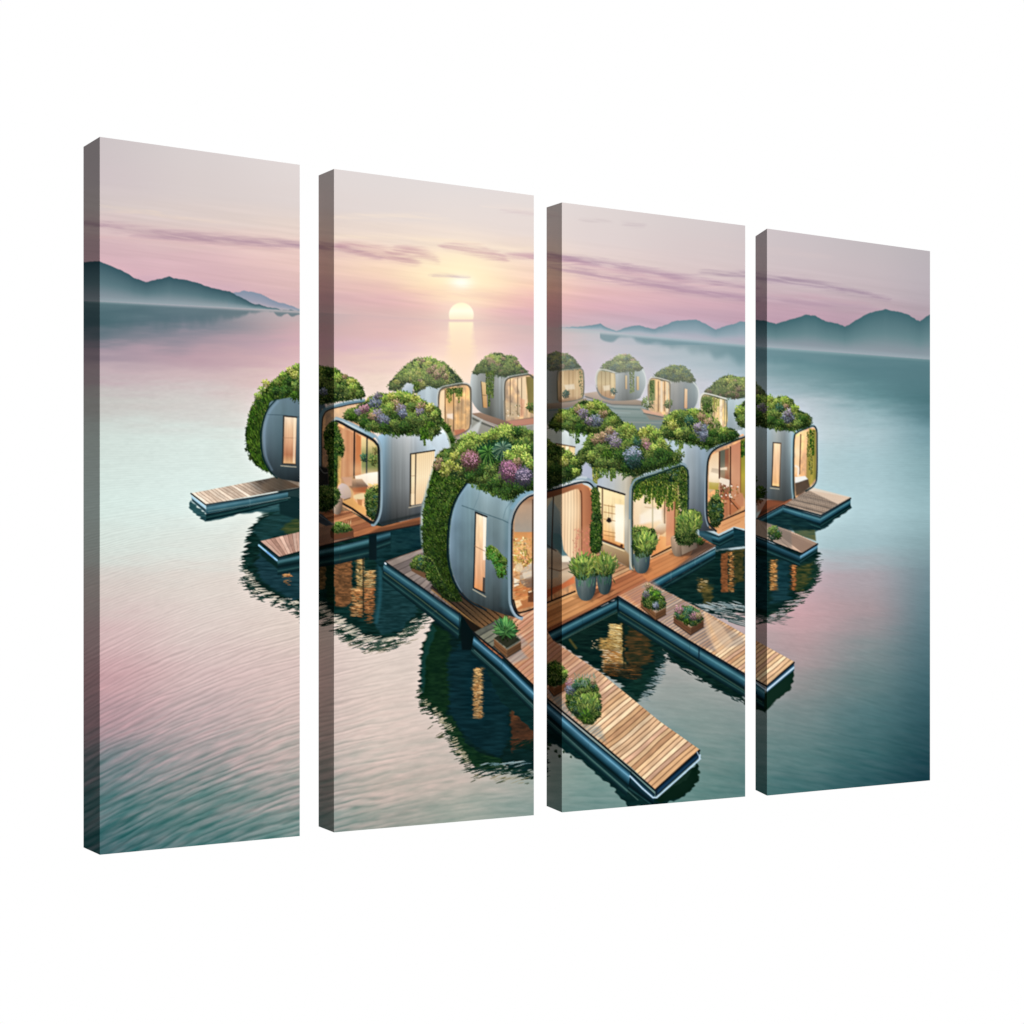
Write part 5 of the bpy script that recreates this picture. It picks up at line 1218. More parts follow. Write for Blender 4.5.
    def skin(X, Y):
        c = grad(np.clip((X - 449) / 64, 0, 1), [(0,(122,154,174)),(.10,(96,126,142)),(.35,(100,128,136)),(.55,(116,140,146)),(.75,(104,128,134)),(.9,(118,146,154)),(1,(88,118,128))])
        c = c * .78 + c.mean(-1, keepdims=True) * .22
        t = np.clip((Y - 485) / 128, 0, 1)
        s = np.interp(t, [0,.1,.3,.6,.8,1], [1.30,1.22,1.06,.92,.70,.38]).astype(np.float32)
        n = (fbm(X / 2.4, Y / 70, 91, 2) - .5) * .10 + (fbm(X / 14, Y / 18, 93) - .5) * .14
        return np.clip(c * (s + n)[..., None], 0, 1)
    poly(body, skin, 1, .9)
    poly([(505,520),(512,520),(511.6,600),(513,614),(500,606),(504,560)], (70,104,116), .25, 4)
    line([(462,505.6),(480,512),(502.6,520),(512,524.6)], .8, (60,86,96), .75, .8)
    line([(481,484),(478,498),(473,510)], .5, (74,104,116), .4, .7)
    line(smooth([(503.4,519),(506,509),(512,501),(520,496)], 4, closed=False), .7, (64,92,102), .65, .8)
    line(smooth([(514.6,497.6),(506.6,508),(503.6,519)], 4, closed=False), .7, (170,194,200), .35, 1)
    line(smooth([(466.4,485),(457,500),(451,517),(448.8,538),(449.2,560),(453.6,578),(461,592)], 5, closed=False), 1.6, (150,184,210), .5, 1.6)
    line(smooth([(467.4,482),(456.6,498.4),(450.6,516),(448.2,538),(448.6,560),(453,578),(460.6,592.4),(472,603),(486,610)], 5, closed=False), 1.5, (14,34,44), .95, .9)
    # window
    slotwin([(475.6,512.6),(486.4,517),(484.6,593),(473.6,588)], [(0,(236,216,186)),(.25,(240,208,168)),(.6,(228,184,146)),(.85,(212,158,118)),(1,(206,142,92))], (30,36,42), 1.5, [(473,589.4),(485.6,596.8)])
    poly([(483,516),(486.4,517.4),(485.4,560),(483,560)], (250,244,230), .75, 1); line([(474.6,546),(484.6,551)], .8, (150,112,86), .7, .7)
    poly([(483,577),(485,578),(484.6,593),(482.4,591.6)], (40,44,48), .85, .8); line([(475.4,512),(487,516.6)], 1.3, (34,36,40), .9, .8)
    # climbing plant on the wall
    bush([(486,552),(489,546.6),(494,547),(498,551),(503,556),(507,562),(506,571),(503,577),(497.6,577),(496,570),(494,562),(488,558)], 2.4, .85, 101, (('vine',6),('mid',3)), dim=1.0, top=1.1, bot=.85, dark=(40,84,36), inset=.3)
    for k in range(90):
        t = rs.rand(); stamp(488 + 16 * t + (rs.rand() - .5) * 8, 549 + 26 * t + (rs.rand() - .5) * 7, 1.6, .5, rs.rand() * 3, C([(70,128,50),(48,104,40),(96,150,70)][k % 3]), .8)
    # rims of the opening
    line(smooth([(522,617.4),(516.6,613.6),(512.4,604),(511.8,590),(511.8,536),(513,519),(518,507),(526,498.6),(535,494.6),(560,488),(578,482.8),(588,482.6),(594,487.6),(597,493)], 4, closed=False), 1.9, (12,28,38), .95, .9)
    line(smooth([(521.6,619),(515.4,615.6),(510.6,606),(509.4,590),(509.4,536),(510.6,517),(516,505),(524.6,496),(534,491.8),(547,487.6),(562,483),(577,478.8),(588,479.2),(594,484),(597.4,491)], 4, closed=False), 2.6, (134,156,166), .88, 1)
    line(smooth([(512,508),(517.6,500.4),(525,494.4),(534,490.4)], 4, closed=False), 3.2, (128,166,184), .7, 1.4)
    line(smooth([(547,486),(562,481.6),(577,477.6),(586,477.8)], 4, closed=False), 2.4, (196,206,208), .8, 1)
    line(smooth([(513.6,600),(517,611.6),(523,612),(534,608.6),(547,602.8),(575,591.4)], 3, closed=False), 1.7, (26,20,20), .95, .9)
    line(smooth([(511,606),(514.6,613.6),(519,617.6),(523,617.4)], 4, closed=False), 1.4, (176,190,202), .7, .9)
    # vine at the right jamb
    bush([(592,489),(597,489),(599,500),(601,520),(601.4,545),(599,552),(592,553),(591,530),(593,510)], 2.6, .85, 102, (('vine',6),('deep',6)), dim=.82, top=.95, bot=1.0, dark=(26,52,20), cover=3.4)
    line(smooth([(467.6,482),(456.4,498.4),(450.2,516),(447.8,538),(448.2,560),(452.6,578),(460,592)], 5, closed=False), 2.0, (12,32,36), .8, 1.4)
    bush([(438,456),(444,452),(452,448),(458,441),(466,436.6),(474,434),(484,437),(492,431),(500,428),(512,427),(520,428),(534,433),(548,440),(562,452),(580,466),(578,476),(561,483.4),(547,487),(534,490.4),(524,491),(514,498),(508,500),(498,496),(486,490),(476,485),(467,482),(458,478),(446,470)], 5.2, 1.05, 104, (('mid',6),('deep',7),('lit',3)), dim=.98, top=1.1, bot=.58)
    hv = (('lit', (500,431,6),(507,430,6),(494,434,5.5),(486,437,5),(514,433,5.5),(504,436,6),(466,440,5.5),(472,437,5),(463,447,5),(470,444,5),(478,440,5),(461,450,4)),
          ('mid', (522,432,5.5),(530,435,5),(526,442,5),(448,455,5),(454,460,5.5),(446,463,5.5),(477,450,5.5),(500,478,6),(490,470,6),(484,478,6)),
          ('deep', (517,432,5),(519,447,6),(532,449,5.5),(500,462,6),(508,470,6),(480,470,6.5),(470,472,6),(494,484,6),(510,486,6.5),(520,488,6),(528,484,6),(470,478,5),(530,468,5)),
          ('gold', (450,465,5),(445,472,5),(455,456,4.6),(441,466,4.4),(458,468,4)),
          ('rose', (437,466,4),(439,461,3.4)))
    for e in hv:
        for (x, y, r) in e[1:]: clump(x, y, r, e[0], 1.0, dim=1.02)
    # fern-like rosettes
    for (cx, cy, r, cols) in ((488,452,11,[(66,112,48),(98,146,68),(30,66,34)]),(503,448,11,[(84,118,96),(44,78,64),(118,148,120)])):
        clump(cx, cy, r * .95, [(22,52,34),(30,64,38)], 1.1, 60)
        for k in range(24):
            th = -2.9 + k * .26
            for j in range(9):
                t = j / 8; x = cx + math.cos(th) * r * t * .95; y = cy + math.sin(th) * r * t * .85 + t * t * 3.2
                stamp(x, y, 1.25, .55, th + .5 * t, C(cols[k % len(cols)]) * (.75 + .45 * t * (1 if math.sin(th) < 0 else .6)), .9)
    for (cx, cy, r, p, q) in ((470.5,459.5,9.2,[(150,112,104),(170,120,130),(130,100,80),(190,140,140)],[(130,110,84),(96,84,60)]),(511,470,11,[(176,116,150),(196,140,170),(150,96,130),(160,120,120)],[(110,90,110),(86,84,80)]),(524,476,8.6,[(128,118,146),(150,138,160),(104,100,124)],[(70,80,90),(90,96,96)])):
        clump(cx, cy + 2, r, q, .9, 100, lo=.5, hi=1.0)
        clump(cx, cy, r * .95, p, .75, 260, lo=.42, hi=1.05, dim=.9)
        for k in range(46):
            a = rs.rand() * 6.28; d = r * .8 * math.sqrt(rs.rand()); stamp(cx + d * math.cos(a), cy - 1.5 + d * math.sin(a) * .85, .6, .5, 0, C((222,160,190) if p[0][1] < 118 else (200,180,200)), .8)
    for (x, y, r) in ((509,455,5.4),(517,451,6),(524,450,5.4),(527,458,5),(531,464,4.6),(514,458,4)): clump(x, y, r, 'lit', 1.1, dim=1.12)
    clump(518,462,4,'rose',.8,dim=1)
    bush([(546,447),(552,444),(560,447),(568,452),(577,458),(580,468),(575,478),(560,484),(546,487)], 4.4, .95, 72, (('mid',5),('lit',2),('deep',7)), dim=.9, top=1.2, bot=.55)
    for (x, y, r, p) in ((568,455,4.6,'lit'),(574,461,4,'lit'),(564,462,4.6,'gold'),(570,470,5,'deep'),(576,472,4,'lit'),(556,470,6,'deep')): clump(x, y, r, p, .95)
    for (x, h) in ((484,8),(495,9),(503,10),(508,8)): hang(x, 488 if x > 490 else 484, 7, h, 'deep', .95, x, 1.0, taper=.4)
    trailing([(472,484),(486,490),(500,497),(514,498)], 22, 2, 8, 'deep', 7); trailing([(455,486),(444,512),(448,540)], 14, 3, 6, 'vine', 8)


def paint_pod_two():
    body = [(378,436),(390,430),(437,430),(446,428),(450,436),(452,450),(446,480),(430,500),(424,512),(420.6,517),(382,526),(376,520)]
    def skin(X, Y):
        c = grad(np.clip((X - 378) / 60, 0, 1), [(0,(112,146,168)),(.12,(96,124,138)),(.25,(112,120,122)),(.5,(136,140,140)),(.7,(126,138,144)),(1,(160,180,190))])
        c = c * .72 + c.mean(-1, keepdims=True) * .28
        t = np.clip((Y - 434) / 90, 0, 1)
        s = np.interp(t, [0,.15,.35,.6,.85,1], [1.42,1.26,1.08,.92,.62,.38]).astype(np.float32)
        return np.clip(c * (s + (fbm(X / 1.8, Y / 60, 95, 2) - .5) * .13)[..., None], 0, 1)
    poly(body, skin, 1, .9)
    poly([(428,440),(440,432),(447,434),(450,448),(446,460),(436,450)], (178,188,192), .5, 2.5)
    poly([(437,452),(449,448),(446,466),(436,484),(430,492)], (178,150,128), .45, 3)
    line([(382,523),(421,514)], 2.4, (34,40,40), .7, 2)
    slotwin([(410.6,454),(434.6,450.4),(434,480),(410,506)], [(0,(240,214,170)),(1,(240,214,170))], (50,46,40), 1.3)
    quad((410.6,454),(434.6,450.4),(434,500),(409.8,505.6), lambda u, v, X, Y: grad(v, [(0,(232,206,164)),(.5,(244,220,182)),(1,(220,190,150))]) * (1 + .07 * np.sin(X * 3.1))[..., None], 1, .8, clip=[(410.6,454),(434.6,450.4),(434.4,468),(430,480),(426,494),(421.6,503.6),(409.8,505.6)])
    line([(410.6,506),(410.8,454),(434.8,450.4)], 1.3, (46,44,40), .95, .8); line([(415.8,453.4),(415,504)], 1.3, (70,60,50), .9, .8); line([(409,507.6),(421.6,505)], 1.0, (206,190,160), .7, .8)
    line([(411,476),(415,475.6)], .6, (120,100,80), .6, .7); poly([(410.8,494),(414.6,493.6),(414.6,504),(410.6,505)], (250,226,190), .6, 1)
    # room
    F = smooth([(336,430),(337,425),(345,424.6),(358,432),(370,438),(377,443),(379.6,452),(380,500),(377.6,517),(372,522.6),(364,518),(343,506.6),(334,500),(333,460)], 3)
    poly(F, woodfill((212,160,116), .2, 1.8, 57, 1.05, .95), f=.9)
    poly([(338,426),(354,433),(354,477),(345,480),(339,478)], ('h', [(0,(150,102,68)),(.35,(206,156,114)),(.6,(186,128,90)),(1,(214,158,116))]), .9, 1)
    poly([(356,433),(361,437),(361,476),(355,477)], (190,118,72), .9, 1)
    poly([(361.4,436),(379,445),(380,474),(361.4,474)], ('v', [(0,(240,214,160)),(.25,(214,196,140)),(.5,(134,140,84)),(.8,(110,126,74)),(1,(200,170,120))]), .92, 1.2)
    clump(364,458,4,[(70,110,84),(90,130,100),(60,96,60)],1.1,40); clump(373,460,5,[(110,130,70),(80,110,60),(150,150,80)],1.1,60); clump(376,450,4,[(190,170,110),(150,150,90)],1.1,24)
    line([(354.4,432),(354,478)], 1.8, (52,34,28), .95, .8); line([(367,438),(366.4,486)], 1.5, (44,50,52), .95, .8); line([(352,433),(352,478)], .6, (160,100,70), .6, .7)
    poly([(341,478),(354,476),(353,505),(341,506)], (178,140,100), .8, 1.6)
    poly([(355,476),(368,473),(379,471.6),(379,484),(366,486),(356,482)], ('v', [(0,(255,246,232)),(1,(236,216,190))]), .95, 1.2)
    poly([(351,479),(362,479),(368,486),(366,492),(354,492),(349,486)], ('v', [(0,(196,160,130)),(.5,(110,86,72)),(1,(150,90,60))]), .9, 1.2)
    poly([(341.6,477),(352,477),(352,486),(346,486)], (202,156,128), .9, 1.4)
    poly(smooth([(338,488),(341,483.6),(346,484.4),(350,489),(351,496),(346,499),(340,497)], 3), ('l', [(0,(206,190,186)),(1,(158,138,134))], (340,484), (350,498)), .97, .9)
    poly(smooth([(353.6,496),(358,492.6),(364,493.6),(366,497),(360,500),(355,499)], 3), (226,206,160), .9, 1); poly([(357,499),(362,499.6),(362,506),(358,505)], (176,116,70), .8, 1)
    poly([(341,502),(352,497.6),(358,504),(366,508),(366,516),(350,507)], ('h', [(0,(206,150,86)),(1,(222,168,100))]), .85, 1.2)
    poly([(352,488),(366,487),(370,492),(362,493),(354,495)], (176,96,56), .6, 1.6)
    bush([(366,492),(372,487),(379,488),(379,512),(374,520),(368,514),(365.6,503)], 2.8, .9, 111, (('deep',5),('mid',4),('teal',2)), dim=.92, top=1.2, bot=.6)
    for k in range(18): stamp(368 + RNG.rand() * 10, 484 + RNG.rand() * 4, 1.1, .6, RNG.rand() * 3, C((232,200,120)), .8)
    line([(341,502.6),(352,508.6),(372,522.6)], 2.2, (34,26,22), .95, .9)
    line([(344,500),(350,498)], .9, (60,40,28), .8, .8)
    glow(358, 470, 8, a=.35); glow(349, 492, 9, (250,214,160), .3); glow(372, 478, 6, (255,248,230), .5)
    # frame: bright shoulder, dark gasket
    poly([(334,419),(337,417.6),(346,420.6),(370,431.6),(376,436.6),(373,438.4),(352,428.4),(338,421.6)], ('h', [(0,(206,214,210)),(.5,(184,202,206)),(1,(120,158,176))]), .97, .9)
    line(smooth([(331,424.4),(334,421.6),(339,421.8),(352,428.8),(370,438),(376.4,443.6),(378.8,452),(379.2,500),(377.4,515),(373.4,522.4),(366,519)], 4, closed=False), 2.6, (28,34,36), .95, .9)
    line(smooth([(336,417.8),(347,421.6),(370,432.6),(377,438),(380.6,447),(381.6,460),(381.6,500),(379.6,516),(375,524.4),(372,525)], 4, closed=False), 2.2, (142,164,174), .9, .9)
    line(smooth([(326,432),(328.6,426),(331.6,422),(336,418.4)], 4, closed=False), 2.0, (160,176,172), .8, 1)
    # green jamb
    bush([(325,431),(330,424),(336,423),(339,432),(343.6,446),(343,455),(338.6,462),(337,486),(330,488),(328.6,460),(325,444)], 3.2, .9, 112, (('vine',7),('deep',6)), dim=.84, top=.95, bot=1.0, dark=(20,42,16), cover=3.2)
    poly([(338,456),(341.4,456),(340.6,484),(337.4,486)], (214,176,104), .7, 1.2)
    # rim behind
    line(smooth([(437.6,421),(446,428),(451,438),(453.4,450)], 5, closed=False), 6.0, (70,96,50), .95, 1.4)
    clump(441,422,4,'mid',.9,30); clump(447,428,4,'vine',.9,30); clump(452,440,3.6,'vine',.9,30); clump(453.6,449,3.6,'deep',.9,24)
    line(smooth([(437,424),(445,431.6),(449.4,441),(450.4,450)], 5, closed=False), 1.0, (206,206,190), .8, .9)
    # roof
    bush([(344,418),(347,411),(357,406.6),(366,401),(372,397),(379,393),(389,394.4),(399,392.4),(412,394),(424,401),(431,405),(438,408),(441,416),(439.6,428),(434,436),(424,434),(399,434.6),(382,432.6),(368,428.9),(354,421.6)], 4.4, 1.0, 110, (('mid',6),('deep',4),('lit',3)), dim=1.0, top=1.24, bot=.6)
    for (x, y, r, p) in ((384,399,4.4,'lit'),(392,397,4.6,'gold'),(399,395.6,4.4,'lit'),(407,398,4.6,'lit'),(415,399,4.6,'gold'),(420,404,4.4,'lit'),(430,408,4.6,'gold'),(435,415,4.4,'lit'),(375,403,6,'blue'),(378,396,3.6,'purp'),(362,410,4.2,'pink'),(366,408,3.6,'pink'),(358,412,3.6,'purp'),(378,416,6.4,'purp'),(384,420,5.4,'blue'),(372,417,4,'rose'),(396,405,5.4,'rose'),(401,409,5,'purp'),(403,414,4.6,'blue'),(390,407,4.4,'lit'),(388,412,4.4,'mid'),(412,407,4.4,'mid'),(421,407,4.4,'rose'),(420,412,4,'purp'),(350,413,4.2,'mid'),(353,417,4.2,'vine'),(364,423,5,'deep'),(372,426,5,'mid'),(384,428,5,'deep'),(395,424,5.4,'mid'),(404,427,5.4,'deep'),(412,419,5.4,'mid'),(424,420,5.6,'mid'),(430,427,5.4,'vine')):
        clump(x, y, r, p, .95, dim=1.0)
    hang(427,428,15,19,'mid',1.0,115,.92,taper=.9); hang(424,428,9,17,'vine',1.0,116,1.1)
    trailing([(366,429),(382,433),(399,435),(418,434)], 16, 2, 5, 'deep', 5)


def crate(q, side=(92, 66, 46), front=(112, 80, 54), top=(70, 52, 38)):
    """timber planter: q = left, front corner, right (upper edge), then the same lower edge"""
    (ax, ay), (bx, by), (cx, cy), h = q
    poly([(ax,ay),(bx,by),(bx,by+h),(ax,ay+h*.92)], front, 1, .8); poly([(bx,by),(cx,cy),(cx,cy+h*.92),(bx,by+h)], side, 1, .8)
    line([(ax,ay+h*.5),(bx,by+h*.52),(cx,cy+h*.5)], .5, (60,42,30), .6, .6); line([(ax,ay),(bx,by),(cx,cy)], .8, (150,116,84), .7, .7)
    line([(ax,ay+h*.95),(bx,by+h),(cx,cy+h*.95)], .9, (36,28,24), .7, .9)


def pot(cx, top, w, h, cols=((120,132,130),(84,104,106),(52,70,74))):
    b = smooth([(cx-w*.42,top),(cx-w*.5,top+h*.35),(cx-w*.42,top+h*.75),(cx-w*.2,top+h),(cx+w*.2,top+h),(cx+w*.42,top+h*.75),(cx+w*.5,top+h*.35),(cx+w*.42,top)], 4)
    poly([(cx-w*.6,top+h*.9),(cx+w*.3,top+h*1.06),(cx+w*.6,top+h*.8),(cx,top+h*.6)], (60,40,30), .4, 3)
    poly(b, lambda X, Y: np.clip(grad(np.clip((X-cx)/w+.5,0,1), [(0,cols[1]),(.3,cols[0]),(1,cols[2])])*(1.05-.35*np.clip((Y-top)/h,0,1)+(fbm(X/1.3,Y/9,3)-.5)*.16)[...,None],0,1), 1, .8)


def paint_pots():
    # centre: pot beside pod 13's door
    pot(641.5, 553, 17, 20)
    bush([(633,531),(638,527.6),(646,528),(654,530),(657,540),(654,549),(648,556),(639,557),(634,551)], 3.2, .85, 120, (('mid',6),('lit',4),('deep',4)), dim=.96, top=1.15, bot=.66)
    spiky(645,543,15,'mid',100,1,1.1,ln=3.2,lean=.8); spiky(644,543,13,'lit',50,2,1.0,ln=3,lean=.8)
    for k in range(16): stamp(636+RNG.rand()*12, 553+RNG.rand()*8, .45, 2.4, (RNG.rand()-.5)*.5, C((96,126,100)), .7)
    # two big pots
    pot(604.5, 572, 15, 22, ((92,108,106),(66,86,88),(40,58,62))); pot(586, 571, 21, 29)
    bush([(575,564),(579,557),(586,556),(594,559),(602,555),(609,556),(613,562),(613,571),(609,576),(600,575),(590,577),(580,580),(575,573)], 3.4, .9, 121, (('mid',6),('lit',4),('deep',5)), dim=.92, top=1.15, bot=.62)
    spiky(584,569,17,'deep',70,31,1.2,ln=4, lean=.8); spiky(605,567,15,'deep',60,32,1.2,ln=4, lean=.8); spiky(584,567,17,'mid',110,3,1.1,wd=.6,ln=3.6, lean=.8); spiky(604,565,16,'gold',80,4,.84,ln=3.4, lean=.8); spiky(584,566,15,'lit',60,5,.95,ln=3.4, lean=.8); spiky(606,566,14,'mid',70,6,1.05,ln=3.4, lean=.8)
    for k in range(44): stamp(578+RNG.rand()*17, 574+RNG.rand()*12, .45, 3.0, (RNG.rand()-.5)*.5, C([(70,110,84),(90,126,100),(56,92,76)][k%3]), .7)
    for k in range(26): stamp(599+RNG.rand()*12, 574+RNG.rand()*10, .45, 2.6, (RNG.rand()-.5)*.5, C([(64,100,76),(50,84,66)][k%2]), .7)
    stamp(614,581,3,.6,1.1,C((60,70,40)),.8)
    # planter by pod 13's right corner
    poly([(676,548),(696,538),(714,546),(690,556),(680,556)], (70,54,44), .7, 2)
    pot(678, 536, 14, 20, ((196,168,140),(170,140,112),(110,88,72))); poly([(681,543),(698,538),(697,548),(682,555)], ('h', [(0,(150,130,110)),(1,(90,80,70))]), .95, .9)
    bush([(676,540),(678,520),(684,512),(692,510),(700,513),(701,522),(697,532),(698,540),(688,545),(680,545)], 3.4, .9, 122, (('mid',6),('deep',5),('lit',3)), dim=.92, top=1.15, bot=.66)
    spiky(689,524,15,'mid',100,7,1.05,ln=3.2,lean=.8); spiky(690,522,14,'lit',46,8,.95,ln=3,lean=.8); clump(700,541,4,'deep',.9,30)
    # pod 2's doorstep
    pot(337, 498, 11, 16, ((206,180,156),(176,150,124),(120,96,80))); poly([(318,496),(328,498),(330,512),(318,512)], (44,42,36), .8, 2)
    bush([(318,488),(328,487),(336,488),(340,495),(337,503),(328,510),(318,508)], 3.2, .9, 123, (('mid',4),('deep',6),('lit',1)), dim=.9, top=1.1, bot=.62)
    poly([(330,531),(337,528),(353.6,529.6),(353.6,536),(334,539.8),(330.6,537)], (96,62,44), 1, .9); line([(334,534),(353.6,531)], .6, (134,92,64), .6, .7); line([(333,540.4),(353.6,536.6)], .9, (40,30,26), .7, .9)
    bush([(332,530),(335,524.6),(341,522.6),(347,525),(352,529.6),(344,532),(336,532.6)], 2.6, .85, 124, (('vine',4),('mid',6),('lit',2)), dim=1.0)
    for k in range(20): stamp(340+RNG.rand()*11, 520+RNG.rand()*5, .4, 1.4, (RNG.rand()-.5), C((206,176,130)), .5)
    # planter behind the big pod
    poly([(411,565),(424,571),(431,574),(431,578),(424,578),(411.6,571)], (104,78,56), 1, .9)
    bush([(411.4,562),(416,556.6),(424,556),(430,560),(430,572),(422,571),(412,567)], 2.8, .85, 125, (('teal',5),('mid',4),('deep',3)), dim=.92)
    bush([(424,560),(432,560),(446,588),(452,594),(446,598),(436,588),(428,578)], 3, .9, 126, (('vine',6),('deep',4)), dim=.85)
    # spiky plant on the landing
    crate(((494,639),(507,650),(521,641.6),8))
    poly([(494,638),(507,648),(520,640),(508,630)], (40,42,30), .9, 1)
    clump(506,629,10,'deep',1,90,dim=.95); spiky(506,629,13,[(70,118,62),(52,98,56),(92,140,78),(40,80,48)],130,9,1.1,wd=.6,ln=4.2)
    # side of panel three
    crate(((548.6,681),(554,688),(567.6,681),8.5), (104,68,44), (120,78,50))
    bush([(546,668),(551,661.6),(558,662),(564,668),(567,676),(563,683),(554,686),(547,682)], 3.2, .9, 127, (('vine',5),('deep',6),('mid',3)), dim=.9)
    clump(565,673,3.4,'lit',.9,30)
    # big flowering plant on the lower stage
    crate(((566,699),(571,706),(578,704),6)); poly([(571,715),(592,724),(596,722),(576,708)], (72,110,100), .6, 2)
    bush([(567,698),(569,688),(576,681),(586,679),(594,682),(599,692),(600.6,706),(598,717),(591,724),(581,721),(573,713),(567,706)], 3.4, .9, 128, (('mid',6),('deep',7),('teal',2)), dim=.95, top=1.05, bot=.75)
    spiky(589,702,12,'lit',60,11,.95,wd=.6,ln=2.4,lean=1.3); spiky(588,706,13,'mid',90,12,1.0,wd=.6,ln=2.8,lean=1.2); spiky(586,716,9,'vine',40,13,1.1,ln=2.6)
    for k in range(60):
        x = 574 + RNG.rand() * 22; y = 674 + RNG.rand() * 12
        stamp(x, y, .45, 2.2, (x - 585) * .04 + (RNG.rand() - .5) * .4, C([(120,150,130),(150,160,150),(100,130,110)][k % 3]), .6)
    clump(570,683,4,'pink',.8,46,dim=1.12); clump(570,690,4.4,'blue',.8,30); clump(576,686,3.6,'teal',.8,26); clump(593,682,3,'rose',.8,14)
    # crates on the middle stage
    crate(((641,600),(655.6,613),(666,607.6),7.4)); bush([(642,602),(644,592),(650,588),(657,590),(663,597),(666,606),(657,610),(648,608)], 2.8, .85, 129, (('mid',5),('deep',3),('lit',2),('teal',2)), dim=.95)
    clump(656,596,4.4,'vine',.9,40,dim=1.25); clump(646,594,3.6,'purp',.8,34,dim=.95); clump(656,606,3,'blue',.8,20); clump(648,586,3,'rose',.8,14,dim=1.05)
    crate(((673.6,615.6),(690.6,627.6),(703.6,620),7.6), (86,60,44), (104,72,52)); bush([(675,617),(677,610),(682,606.6),(690,607),(697,610),(702,616),(702,621),(691,625.6),(683,621)], 2.6, .8, 130, (('teal',6),('mid',3),('deep',2)), dim=.98)
    clump(679,609.6,4,'pink',.8,46,dim=1.12); clump(694,616,4.2,'pink',.8,44,dim=.98); clump(699,616,3,'rose',.8,20); clump(690,611,3,'teal',.8,26,dim=1.15); clump(686,622,3,'vine',.8,20)
    # shrub on the right stage
    clump(774,534,6.4,'teal',.9,80,dim=.95); clump(773,530,4.6,'mid',.9,50,dim=1.05); clump(778,536,3.6,'deep',.9,30,dim=.95)

def run_painting():
    paint_background(); paint_sky(); paint_hills(); paint_far(); paint_reflections()
    paint_left_docks(); paint_pod_one(); paint_right_docks(); paint_pod_twelve()
    paint_main_deck(); paint_pod_fourteen(); paint_pod_eleven(); paint_front_docks()
    paint_pod_thirteen(); paint_pod_two(); paint_big_pod(); paint_pots()
    soften(.5)
    crispen(2.0, .25)
    crispen(14, .12)


# ---------------------------------------------------------------------------
# THE SCENE: four stretched canvases against a plain white world
# ---------------------------------------------------------------------------
import bpy

run_painting()
np.clip(IMG, 0, 1, out=IMG)
LIN = np.where(IMG <= .04045, IMG / 12.92, ((IMG + .055) / 1.055) ** 2.4).astype(np.float32)

FP = 1651.0                      # focal length in photo widths x 1024
CX, CY = 512.0, 571.0            # optical axis on the picture
CAM_Z = 1.50
sc = bpy.context.scene
col = sc.collection

# wall line: through the near canvas corner, running away to the right
PDIR = np.array([2747.0, FP]); PDIR /= np.linalg.norm(PDIR)
DDIR = np.array([-PDIR[1], PDIR[0]])          # straight back, away from the viewer
YN = 0.90 * FP / 717.5
PN = np.array([(99.8 - CX) / FP * YN, YN])


def on_plane(px, back=0.0):
    """ground-plan point of the canvas front plane (moved back) under sheet column px"""
    q = PN + DDIR * back
    r = np.array([(px - CX) / FP, 1.0])
    # q + s p = k r
    A = np.array([[PDIR[0], -r[0]], [PDIR[1], -r[1]]])
    s, k = np.linalg.solve(A, -q)
    return q + s * PDIR


def z_at(pt, py):
    return CAM_Z + (CY - py) / FP * pt[1]


def sample(P):
    """ink colour of the artwork at points of the canvas surface"""
    x = CX + FP * P[..., 0] / P[..., 1]; y = CY - FP * (P[..., 2] - CAM_Z) / P[..., 1]
    u = np.clip((x - X0) * S - .5, 0, WD - 1.001); v = np.clip((y - Y0) * S - .5, 0, HT - 1.001)
    i = u.astype(int); j = v.astype(int); fu = (u - i)[..., None]; fv = (v - j)[..., None]
    return (LIN[j, i] * (1 - fu) + LIN[j, i + 1] * fu) * (1 - fv) + (LIN[j + 1, i] * (1 - fu) + LIN[j + 1, i + 1] * fu) * fv


def canvas_material():
    m = bpy.data.materials.new('printed_canvas'); m.use_nodes = True
    nt = m.node_tree; b = nt.nodes['Principled BSDF']
    a = nt.nodes.new('ShaderNodeAttribute'); a.attribute_name = 'ink'
    tc = nt.nodes.new('ShaderNodeTexCoord')
    # woven cotton: two crossed sets of threads
    h = []
    for k, ax in enumerate(('X', 'Z')):
        w = nt.nodes.new('ShaderNodeTexWave'); w.wave_type = 'BANDS'; w.bands_direction = ax
        w.inputs['Scale'].default_value = 260.; w.inputs['Distortion'].default_value = .6
        nt.links.new(tc.outputs['Object'], w.inputs['Vector']); h.append(w)
    mx = nt.nodes.new('ShaderNodeMath'); mx.operation = 'MAXIMUM'
    nt.links.new(h[0].outputs['Fac'], mx.inputs[0]); nt.links.new(h[1].outputs['Fac'], mx.inputs[1])
    bp = nt.nodes.new('ShaderNodeBump'); bp.inputs['Strength'].default_value = .06; bp.inputs['Distance'].default_value = .0003
    nt.links.new(mx.outputs[0], bp.inputs['Height']); nt.links.new(bp.outputs[0], b.inputs['Normal'])
    nt.links.new(a.outputs['Color'], b.inputs['Base Color'])
    b.inputs['Roughness'].default_value = .85; b.inputs['Specular IOR Level'].default_value = .0
    return m


def wood_material():
    m = bpy.data.materials.new('raw_pine'); m.use_nodes = True
    nt = m.node_tree; b = nt.nodes['Principled BSDF']
    n = nt.nodes.new('ShaderNodeTexNoise'); n.inputs['Scale'].default_value = 18
    r = nt.nodes.new('ShaderNodeValToRGB'); r.color_ramp.elements[0].color = (.42, .27, .14, 1); r.color_ramp.elements[1].color = (.62, .44, .26, 1)
    nt.links.new(n.outputs['Fac'], r.inputs[0]); nt.links.new(r.outputs[0], b.inputs['Base Color'])
    b.inputs['Roughness'].default_value = .7
    return m


